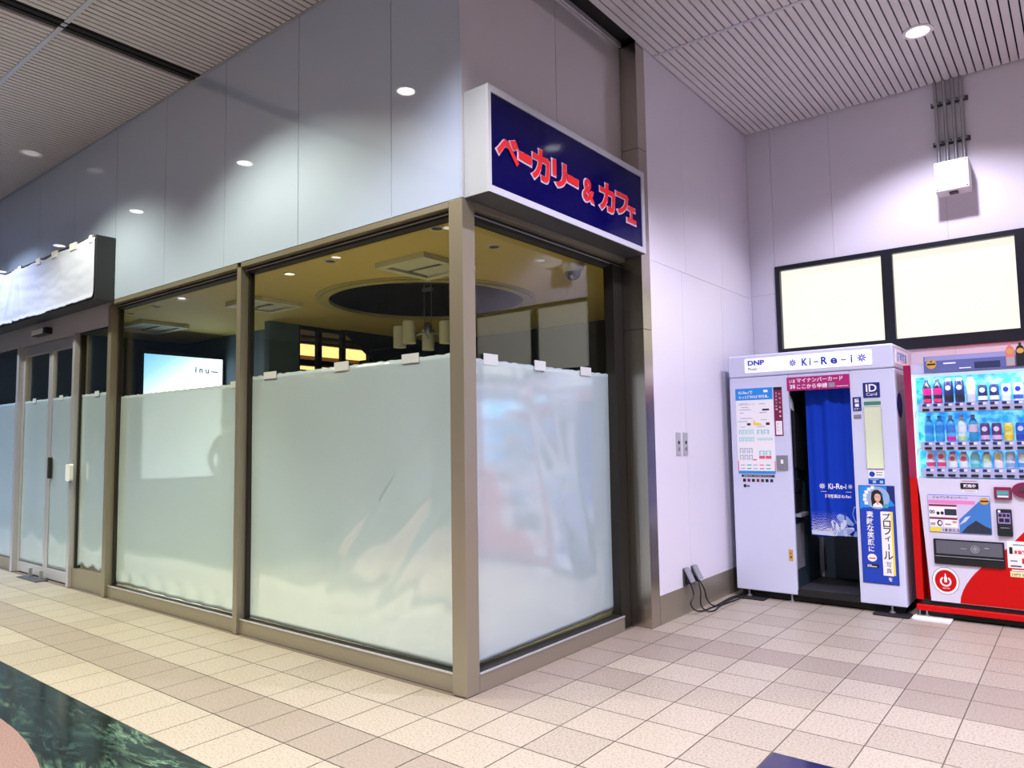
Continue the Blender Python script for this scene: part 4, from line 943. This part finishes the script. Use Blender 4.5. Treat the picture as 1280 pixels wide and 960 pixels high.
mb = MB(); mb.rect(2.032, .735, 2.05, .755, PR, .001, .0014); mb.rect(2.055, .735, 2.073, .755, PR, .001, .0014); mb.rect(2.078, .735, 2.094, .755, PR, .001, .0014); mb.rect(2.034, .70, 2.06, .725, PR, .001, .0014); mb.rect(2.066, .70, 2.092, .725, PR, .001, .0014); mb.build('icons', M['ink'], rd)
sl = MB().rrect(1.636, .388, 2.052, .562, .006, PV, 0, .014).build('dispensing_slot', M['black'], t, bevel=.003)
MB().rect(1.652, .462, 2.042, .552, PY(vy - .017), 0, .004).build('flap', mat('smoked_flap', (92, 94, 104), .3), sl); MB().rect(1.645, .442, 2.046, .447, PY(vy - .017), 0, .006).build('lip', M['grey'], sl)
mb = MB(); mb.ring(1.885, .505, .022, .025, PY(vy - .021), 0, .001); mb.ring(1.885, .505, .010, .014, PY(vy - .021), 0, .001, 0, 20, 120, 420); mb.rect(1.882, .50, 1.888, .52, PY(vy - .021), 0, .001); mb.rect(1.80, .503, 1.835, .506, PY(vy - .021), 0, .001); mb.rect(1.94, .515, 1.965, .519, PY(vy - .021), 0, .001); mb.build('emblem', M['alum'], sl)
lg = MB().disc(1.696, .272, .083, .094, PV, 0, .001, 0, 40).disc(1.696, .272, .080, .091, PV, .001, .0015, 1, 40).disc(1.696, .272, .066, .075, PV, .0015, .002, 2, 40).build('round_emblem', [M['dgrey'], M['pwhite'], M['vred']], t)
PE = PY(vy - .005); mb = MB(); mb.ring(1.696, .268, .024, .035, PE, 0, .0006, 0, 28, 122, 418); mb.poly([(1.688, .262), (1.704, .262), (1.705, .295), (1.700, .305), (1.699, .322), (1.693, .322), (1.692, .305), (1.687, .295)], PE, 0, .0006); mb.text('Coke ON', 1.674, .218, 1.718, .226, PE, 0, .02); mb.build('power_mark', M['pwhite'], lg)
s1 = MB().rect(2.066, .398, 2.24, .575, PV, .001, .003).build('price_notice', M['pwhite'], t); PN = PY(vy - .006); MB().text('1', 2.078, .49, 2.096, .535, PN, 0, .03).text('本無料', 2.102, .49, 2.17, .518, PN, 1, .03).rect(2.10, .548, 2.17, .556, PN, 0, .0006, 2).rect(2.08, .407, 2.14, .416, PN, 0, .0006, 0).rect(2.08, .44, 2.12, .45, PN, 0, .0006, 2).rect(2.145, .43, 2.17, .465, PN, 0, .0006, 1).build('lettering', [M['ink'], M['red'], M['pgrey']], s1)
s2 = MB().rect(2.076, .340, 2.24, .376, PV, .001, .003).build('yellow_notice', mat('pale_yellow', (238, 226, 170), .4), t); MB().text('10円 50円', 2.085, .347, 2.19, .365, PN, 0, .01).rect(2.085, .38, 2.20, .388, PV, .001, .003, 1).build('lettering', [M['ink'], M['pwhite']], s2)
rebase(t, (2.03, 3.5, 0))
# board on top of the machine
t = thing('advertising_board', 'blue-grey advertising board with gold badge standing along the vending machine top', 'board')
MB().rect(1.642, 1.735, 2.53, 1.848, PY(3.098), 0, .004).box(1.70, 2.4, 3.099, 3.119, 1.74, 1.79).build('panel', mat('board_blue', (92, 104, 164), .4), t); PT = PY(3.094); mb = MB()
mb.rect(1.65, 1.815, 2.53, 1.846, PT, 0, .0005, 0); mb.disc(1.690, 1.793, .032, .034, PT, .0005, .001, 1); mb.rect(1.664, 1.786, 1.716, 1.798, PT, .001, .0014, 2); mb.disc(1.69, 1.812, .006, .006, PT, .001, .0014, 2); mb.rect(1.765, 1.788, 1.84, 1.798, PT, .0005, .001, 3); mb.rect(1.95, 1.745, 2.10, 1.79, PT, .0005, .001, 4); mb.rect(1.86, 1.75, 1.93, 1.757, PT, .0005, .001, 3)
mb.build('printed_graphics', [mat('board_lilac', (150, 152, 204), .4), M['gold'], M['ink'], M['pwhite'], mat('board_dark', (44, 50, 92), .4)], t)
for k, (x, c1, c2) in enumerate(((2.158, mat('cut_coral', (214, 120, 120), .4), M['alum']), (2.215, M['ink'], M['ink']), )):
    b_ = MB().poly([(x - .025, 1.745), (x + .025, 1.745), (x + .025, 1.85), (x + .018, 1.872), (x + .008, 1.882), (x + .007, 1.898), (x - .007, 1.898), (x - .008, 1.882), (x - .018, 1.872), (x - .025, 1.85)], PY(3.092), 0, .003).build('bottle_cutout', c1, t)
    MB().disc(x, 1.845, .02, .018, PY(3.089), 0, .0006, 0).rect(x - .023, 1.75, x + .023, 1.805, PY(3.089), 0, .0006, 1).build('printed_label', [M['gold'], c2], b_)
rebase(t, (2.08, 3.1, 1.735))
# sample drinks: things of their own standing on the three shelves
def mm(c, r=.35): return mat('drink_%d_%d_%d' % c, c, r)
def drink(kind, x, z, label, grp, body, lab=None, cap=None, badge=None, h=None):
    """kind: bottle | can | tall"""
    y = 3.198; t = thing({'bottle': 'drink_bottle', 'can': 'drink_can', 'tall': 'drink_can'}[kind], label, 'drink', grp)
    if kind == 'bottle':
        h = h or .185; r = .0285; k = h / .185
        prof = [(r * .8, 0), (r, .006), (r, .05 * k), (r * .94, .056 * k), (r, .062 * k), (r, .118 * k), (r * .82, .14 * k), (r * .45, .158 * k), (.0115, .165 * k), (.0115, .172 * k)]
        MB().lathe(prof, x, y, 20, z0=z).build('body', mm(body, .2), t, smooth=True)
        if lab: MB().lathe([(r + .0008, .064 * k), (r + .0008, .116 * k)], x, y, 20, z0=z).build('label', mm(lab), t, smooth=True)
        if badge: MB().lathe([(r + .0008, .008 * k), (r + .0008, .036 * k)], x, y, 20, z0=z).build('base_label', mm(badge), t, smooth=True)
        MB().lathe([(.0135, 0), (.0135, .013), (.012, .0145)], x, y, 16, z0=z + .168 * k).build('cap', mm(cap or (230, 230, 235)), t, smooth=True)
    else:
        h = h or (.17 if kind == 'tall' else .115); r = .0285
        MB().lathe([(r * .82, 0), (r, .006), (r, h - .014), (r * .86, h - .004), (r * .84, h)], x, y, 22, z0=z).build('body', mm(body), t, smooth=True)
        MB().lathe([(r * .80, 0), (r * .80, .0015)], x, y, 18, z0=z + h).build('lid', M['alum'], t, smooth=True)
        if lab: MB().lathe([(r + .0007, h * .10), (r + .0007, h * .34)], x, y, 22, z0=z).build('label', mm(lab), t, smooth=True)
        if badge: MB().disc(x, z + h * .68, .0165, .0175, PY(y - r + .0035), 0, .0045, 0, 18).build('badge', mm(badge), t)
        if cap: MB().lathe([(.018, 0), (.018, .016), (.016, .018)], x, y, 16, z0=z + h).build('cap', mm(cap), t, smooth=True)
    rebase(t, (x, y, z))
g1, g2, g3 = 'drinks on the top shelf', 'drinks on the middle shelf', 'drinks on the bottom shelf'
z1_, z2_, z3_ = 1.516, 1.241, 1.054
T = [
 ('bottle', 'dark bottle with magenta label, leftmost on the top shelf', (30, 26, 60), (216, 30, 130), (60, 60, 90), (226, 40, 110), .175),
 ('bottle', 'dark bottle with magenta label, second from left on the top shelf', (30, 26, 60), (216, 30, 130), (60, 60, 90), (226, 40, 110), .175),
 ('tall', 'tall navy can with round white badge, third from left on the top shelf', (20, 28, 92), (16, 18, 44), (210, 216, 160), (236, 238, 200), .158),
 ('tall', 'tall navy can with round white badge, fourth from left on the top shelf', (20, 28, 92), (16, 18, 44), (210, 216, 160), (236, 238, 200), .158),
 ('tall', 'tall silver-white can with round badge in the middle of the top shelf', (206, 206, 216), (190, 190, 200), (216, 220, 170), (238, 226, 150), .158),
 ('can', 'short navy can with white circle, left of the two navy ones on the top shelf', (26, 36, 96), (232, 234, 244), None, (236, 238, 244), .118),
 ('can', 'short navy can with white circle, right of the two navy ones on the top shelf', (26, 36, 96), (232, 234, 244), None, (236, 238, 244), .118),
 ('can', 'white can with bright blue top, second from right on the top shelf', (226, 232, 246), (210, 220, 240), None, (24, 60, 216), .118),
 ('can', 'white can with bright blue top, rightmost on the top shelf', (226, 232, 246), (60, 80, 160), None, (24, 60, 216), .118)]
for k, (kd, lb, body, lab, cap, badge, h) in enumerate(T): drink(kd, xs_[k], z1_, lb, g1, body, lab, cap, badge, h)
T = [
 ('bottle', 'clear blue water bottle with blue cap, leftmost on the middle shelf', (70, 180, 236), (40, 140, 220), (20, 120, 190), (40, 170, 210), .19),
 ('bottle', 'clear blue water bottle with blue cap, second from left on the middle shelf', (70, 180, 236), (40, 140, 220), (20, 120, 190), (40, 170, 210), .19),
 ('bottle', 'blue water bottle with pale pink cap and magenta base label on the middle shelf', (80, 176, 232), (60, 130, 216), (206, 150, 200), (232, 20, 160), .19),
 ('bottle', 'white-green bottle with coral cap on the middle shelf', (210, 240, 232), (226, 240, 240), (226, 150, 140), (190, 226, 160), .19),
 ('bottle', 'teal bottle with purple cap in the middle of the middle shelf', (40, 160, 210), (224, 200, 220), (190, 20, 150), (40, 150, 190), .19),
 ('can', 'purple and white can, left one of the pair on the middle shelf', (92, 50, 116), (226, 190, 220), None, (230, 214, 236), .125),
 ('can', 'purple and white can, right one of the pair on the middle shelf', (92, 50, 116), (226, 190, 220), None, (230, 214, 236), .125),
 ('can', 'yellow can on the middle shelf', (240, 230, 120), (238, 216, 60), None, (226, 206, 50), .125),
 ('can', 'bright blue can, rightmost on the middle shelf', (20, 90, 200), (24, 60, 170), None, (200, 220, 244), .125)]
for k, (kd, lb, body, lab, cap, badge, h) in enumerate(T): drink(kd, xs_[k], z2_, lb, g2, body, lab, cap, badge, h)
T = [
 ('can', 'white can with pink-red patches, leftmost on the bottom shelf', (238, 226, 232), (222, 60, 110), None, (216, 60, 80), .122),
 ('can', 'white can with pink-red patches, second from left on the bottom shelf', (238, 226, 232), (222, 60, 110), None, (216, 60, 80), .122),
 ('can', 'white bottle-can with pink cap and red ring, third from left on the bottom shelf', (232, 238, 240), None, (226, 90, 120), (220, 70, 100), .098),
 ('can', 'white bottle-can with pink cap and red ring, fourth from left on the bottom shelf', (232, 238, 240), None, (226, 90, 120), (220, 70, 100), .098),
 ('can', 'pale teal can in the middle of the bottom shelf', (150, 222, 222), (90, 196, 190), (150, 226, 214), None, .098),
 ('can', 'pale green can with salmon cap on the bottom shelf', (190, 236, 210), (226, 240, 236), (230, 130, 130), (236, 240, 180), .098),
 ('can', 'white can with yellow star mark on the bottom shelf', (236, 238, 240), (226, 226, 230), None, (236, 222, 90), .115),
 ('can', 'white and slate patterned can, second from right on the bottom shelf', (206, 218, 232), (140, 170, 200), None, (236, 238, 240), .115),
 ('can', 'white and sky-blue can, rightmost on the bottom shelf', (200, 226, 240), (90, 150, 200), None, (240, 236, 200), .115)]
for k, (kd, lb, body, lab, cap, badge, h) in enumerate(T): drink(kd, xs_[k], z3_, lb, g3, body, lab, cap, badge, h)

# ---------- passer-by reflected in the frosted film, built as a solid figure behind it
t = bpy.data.meshes.new('person')
J = {  # joint: (x, y, z, radius); walking, turned towards the screen
 'pel': (0, 0, .92, .125), 'wai': (0, 0, 1.06, .115), 'che': (0, .0, 1.27, .145), 'nec': (.0, 0, 1.43, .058), 'hea': (.015, 0, 1.53, .075), 'top': (.01, 0, 1.60, .082),
 'lh': (-.02, .09, .86, .088), 'lk': (.16, .09, .48, .058), 'la': (.22, .09, .09, .038), 'lt': (.36, .10, .04, .034),
 'rh': (-.02, -.09, .86, .088), 'rk': (-.06, -.09, .47, .058), 'ra': (-.26, -.09, .12, .038), 'rt': (-.14, -.10, .04, .034),
 'ls': (0, .19, 1.38, .055), 'le': (-.10, .23, 1.10, .042), 'lw': (.02, .24, .88, .03), 'lhd': (.05, .24, .80, .028),
 'rs': (0, -.19, 1.38, .055), 're': (.05, -.23, 1.11, .042), 'rw': (.20, -.22, .93, .03), 'rhd': (.25, -.22, .86, .028)}
E_ = [('pel', 'wai'), ('wai', 'che'), ('che', 'nec'), ('nec', 'hea'), ('hea', 'top'), ('pel', 'lh'), ('lh', 'lk'), ('lk', 'la'), ('la', 'lt'), ('pel', 'rh'), ('rh', 'rk'), ('rk', 'ra'), ('ra', 'rt'),
      ('che', 'ls'), ('ls', 'le'), ('le', 'lw'), ('lw', 'lhd'), ('che', 'rs'), ('rs', 're'), ('re', 'rw'), ('rw', 'rhd')]
for sgn, hd in ((1, 'lhd'), (-1, 'rhd')):
    hx, hy, hz, _ = J[hd]
    for f_, (dx, dy, ln) in enumerate(((.012, .016, .05), (.02, .006, .058), (.02, -.006, .055), (.012, -.016, .045))):
        J[hd + 'a%d' % f_] = (hx + dx, hy + dy, hz - .03, .009); J[hd + 'b%d' % f_] = (hx + dx + .022, hy + dy, hz - .03 - ln, .008)
        E_ += [(hd, hd + 'a%d' % f_), (hd + 'a%d' % f_, hd + 'b%d' % f_)]
    J[hd + 't'] = (hx + .04, hy - sgn * .02, hz - .035, .009); E_ += [(hd, hd + 't')]
ks = list(J); t.from_pydata([J[k][:3] for k in ks], [(ks.index(a), ks.index(b)) for a, b in E_], [])
p = bpy.data.objects.new('person', t); COL.objects.link(p)
sk = p.modifiers.new('skin', 'SKIN'); su = p.modifiers.new('sub', 'SUBSURF'); su.levels = 1; su.render_levels = 2
for i, k in enumerate(ks):
    v = t.skin_vertices[0].data[i]; v.radius = (J[k][3], J[k][3]); v.use_root = (k == 'pel')
def person_mat():
    m = mat('clothed_figure', (40, 44, 52), .7); nt = m.node_tree; b = nt.nodes['Principled BSDF']
    tc = nt.nodes.new('ShaderNodeTexCoord'); sx = nt.nodes.new('ShaderNodeSeparateXYZ'); r = nt.nodes.new('ShaderNodeValToRGB'); r.color_ramp.interpolation = 'CONSTANT'
    mu = nt.nodes.new('ShaderNodeMath'); mu.operation = 'MULTIPLY'; mu.inputs[1].default_value = 0.5
    e = r.color_ramp.elements; e[0].position = 0; e[0].color = rgb((20, 20, 22)); e[1].position = .725; e[1].color = rgb((214, 168, 146)); e.new(.05).color = rgb((38, 44, 62)); e.new(.45).color = rgb((52, 62, 66))
    L_ = nt.links.new; L_(tc.outputs['Object'], sx.inputs[0]); L_(sx.outputs['Z'], mu.inputs[0]); L_(mu.outputs[0], r.inputs[0]); L_(r.outputs[0], b.inputs['Base Color']); return m
t.materials.append(person_mat())
tag(p, 'person in dark clothes walking, a reflection built behind frosted film right of the bright screen', 'person')
MB().lathe([(.05, -.02), (.088, .0), (.096, .06), (.085, .10), (.05, .13), (.01, .14)], -.012, 0, 20, z0=1.555).build('hair', M['hair'], p, smooth=True)
p.location = (-6.4, 2.42, 0.0); p.rotation_euler = (0, 0, math.radians(100))

# ---------- concourse lights
def spot(name, x, y, z, w, col, size=124, blend=.5, rad=.06):
    l = bpy.data.lights.new(name, 'SPOT'); l.energy = w; l.color = col; l.spot_size = math.radians(size); l.spot_blend = blend; l.shadow_soft_size = rad
    o = bpy.data.objects.new(name, l); COL.objects.link(o); o.location = (x, y, z - .03); return o
WARM = (1.0, .96, .66); COOL = (.62, .76, 1.2); COOL2 = (.84, .90, .98); MIDC = (1.0, .93, .90); PINK = (.96, .885, 1.08)  # COOL lamps are added to imitate daylight at the far left end
glab = 'concourse ceiling downlights'
dls = []
names = ['first', 'second', 'third', 'fourth', 'fifth', 'sixth']
for k in range(-3, 5): dls.append((-1.671 - 2.375 * k, -1.18, COOL if k > 2 else COOL2 if k == 2 else WARM if k > -1 else (MIDC if k == -1 else PINK)))
for k in range(-3, 5): dls.append((-1.671 - 2.375 * k, -4.0, COOL if k > 2 else WARM if k > -1 else PINK))  # this row and the next are unseen, added for ambient light
for k in range(-2, 5): dls.append((-1.671 - 2.375 * k, -7.2, COOL if k > 2 else WARM if k > -1 else PINK))
for y in (.87, 2.914):
    for x in (1.756, 4.13, 6.5): dls.append((x, y, PINK))
for x, y, c in dls:
    spot('downlight_beam', x, y, HC, (280 if c is WARM else 360 if c is COOL else 330) if y > -2 else (540 if y > -5 else 420), c)
    if c is PINK and y > 0: bpy.data.lights[-1].energy = 175 if y > 2 else 370
    if abs(x - 1.756) < .01 and y > 2: lab = 'bright round ceiling downlight near the conduits on the right'
    else: lab = None
    if lab: downlight(lab, x, y, HC, .10, M['lamp'], glab)
    elif y > -5: downlight('concourse ceiling downlight outside the picture, in the glinting row and the added rows', x, y, HC, .10, M['lamp'], glab)
downlight('dim round ceiling downlight at the far left, above the covered sign', -5.378, -.295, HC, .10, M['lampdim'], glab)
# shop lamps and the display lamp of the vending machine
for x, y, e_ in ((-2.552, 1.124, 1500), (-3.649, 1.45, 350)): spot('shop_beam', x, y, 3.0, e_, (1, .88, .62), 84, .6, .05)
l = bpy.data.lights.new('display_tube', 'AREA'); l.shape = 'RECTANGLE'; l.size = .9; l.size_y = .03; l.energy = 1.8; l.color = (.9, .97, 1)
o = bpy.data.objects.new('display_tube', l); COL.objects.link(o); o.location = (2.03, 3.15, 1.70); o.rotation_euler = (math.radians(20), 0, 0)

# ---------- world, camera, view
w = bpy.data.worlds.new('world'); S.world = w; w.use_nodes = True
w.node_tree.nodes['Background'].inputs['Color'].default_value = (.5, .6, 1.0, 1); w.node_tree.nodes['Background'].inputs['Strength'].default_value = 1.25
cd = bpy.data.cameras.new('camera'); cam = bpy.data.objects.new('camera', cd); COL.objects.link(cam); S.camera = cam
cd.sensor_width = 36; cd.lens = 907.909 / 1280 * 36; cd.clip_start = .05; cd.clip_end = 200
R = [[0.7838619, 0.6207457, -0.0153379], [-0.0598297, 0.0509189, -0.9969091], [-0.6180461, 0.7823567, 0.0770524]]
cam.matrix_world = Matrix(((R[0][0], -R[1][0], -R[2][0], 2.54029), (R[0][1], -R[1][1], -R[2][1], -2.81097), (R[0][2], -R[1][2], -R[2][2], 1.29943), (0, 0, 0, 1)))
bpy.data.objects.remove(_fo); bpy.data.curves.remove(_fc)
S.view_settings.view_transform = 'Standard'; S.view_settings.look = 'None'; S.view_settings.gamma = 1; S.view_settings.use_curve_mapping = False
S.view_settings.exposure = 0.2
S.cycles.use_denoising = True
S.cycles.max_bounces = 10; S.cycles.diffuse_bounces = 4; S.cycles.glossy_bounces = 5; S.cycles.transmission_bounces = 8; S.cycles.transparent_max_bounces = 16
S.cycles.caustics_reflective = False; S.cycles.caustics_refractive = True; S.cycles.sample_clamp_indirect = 6
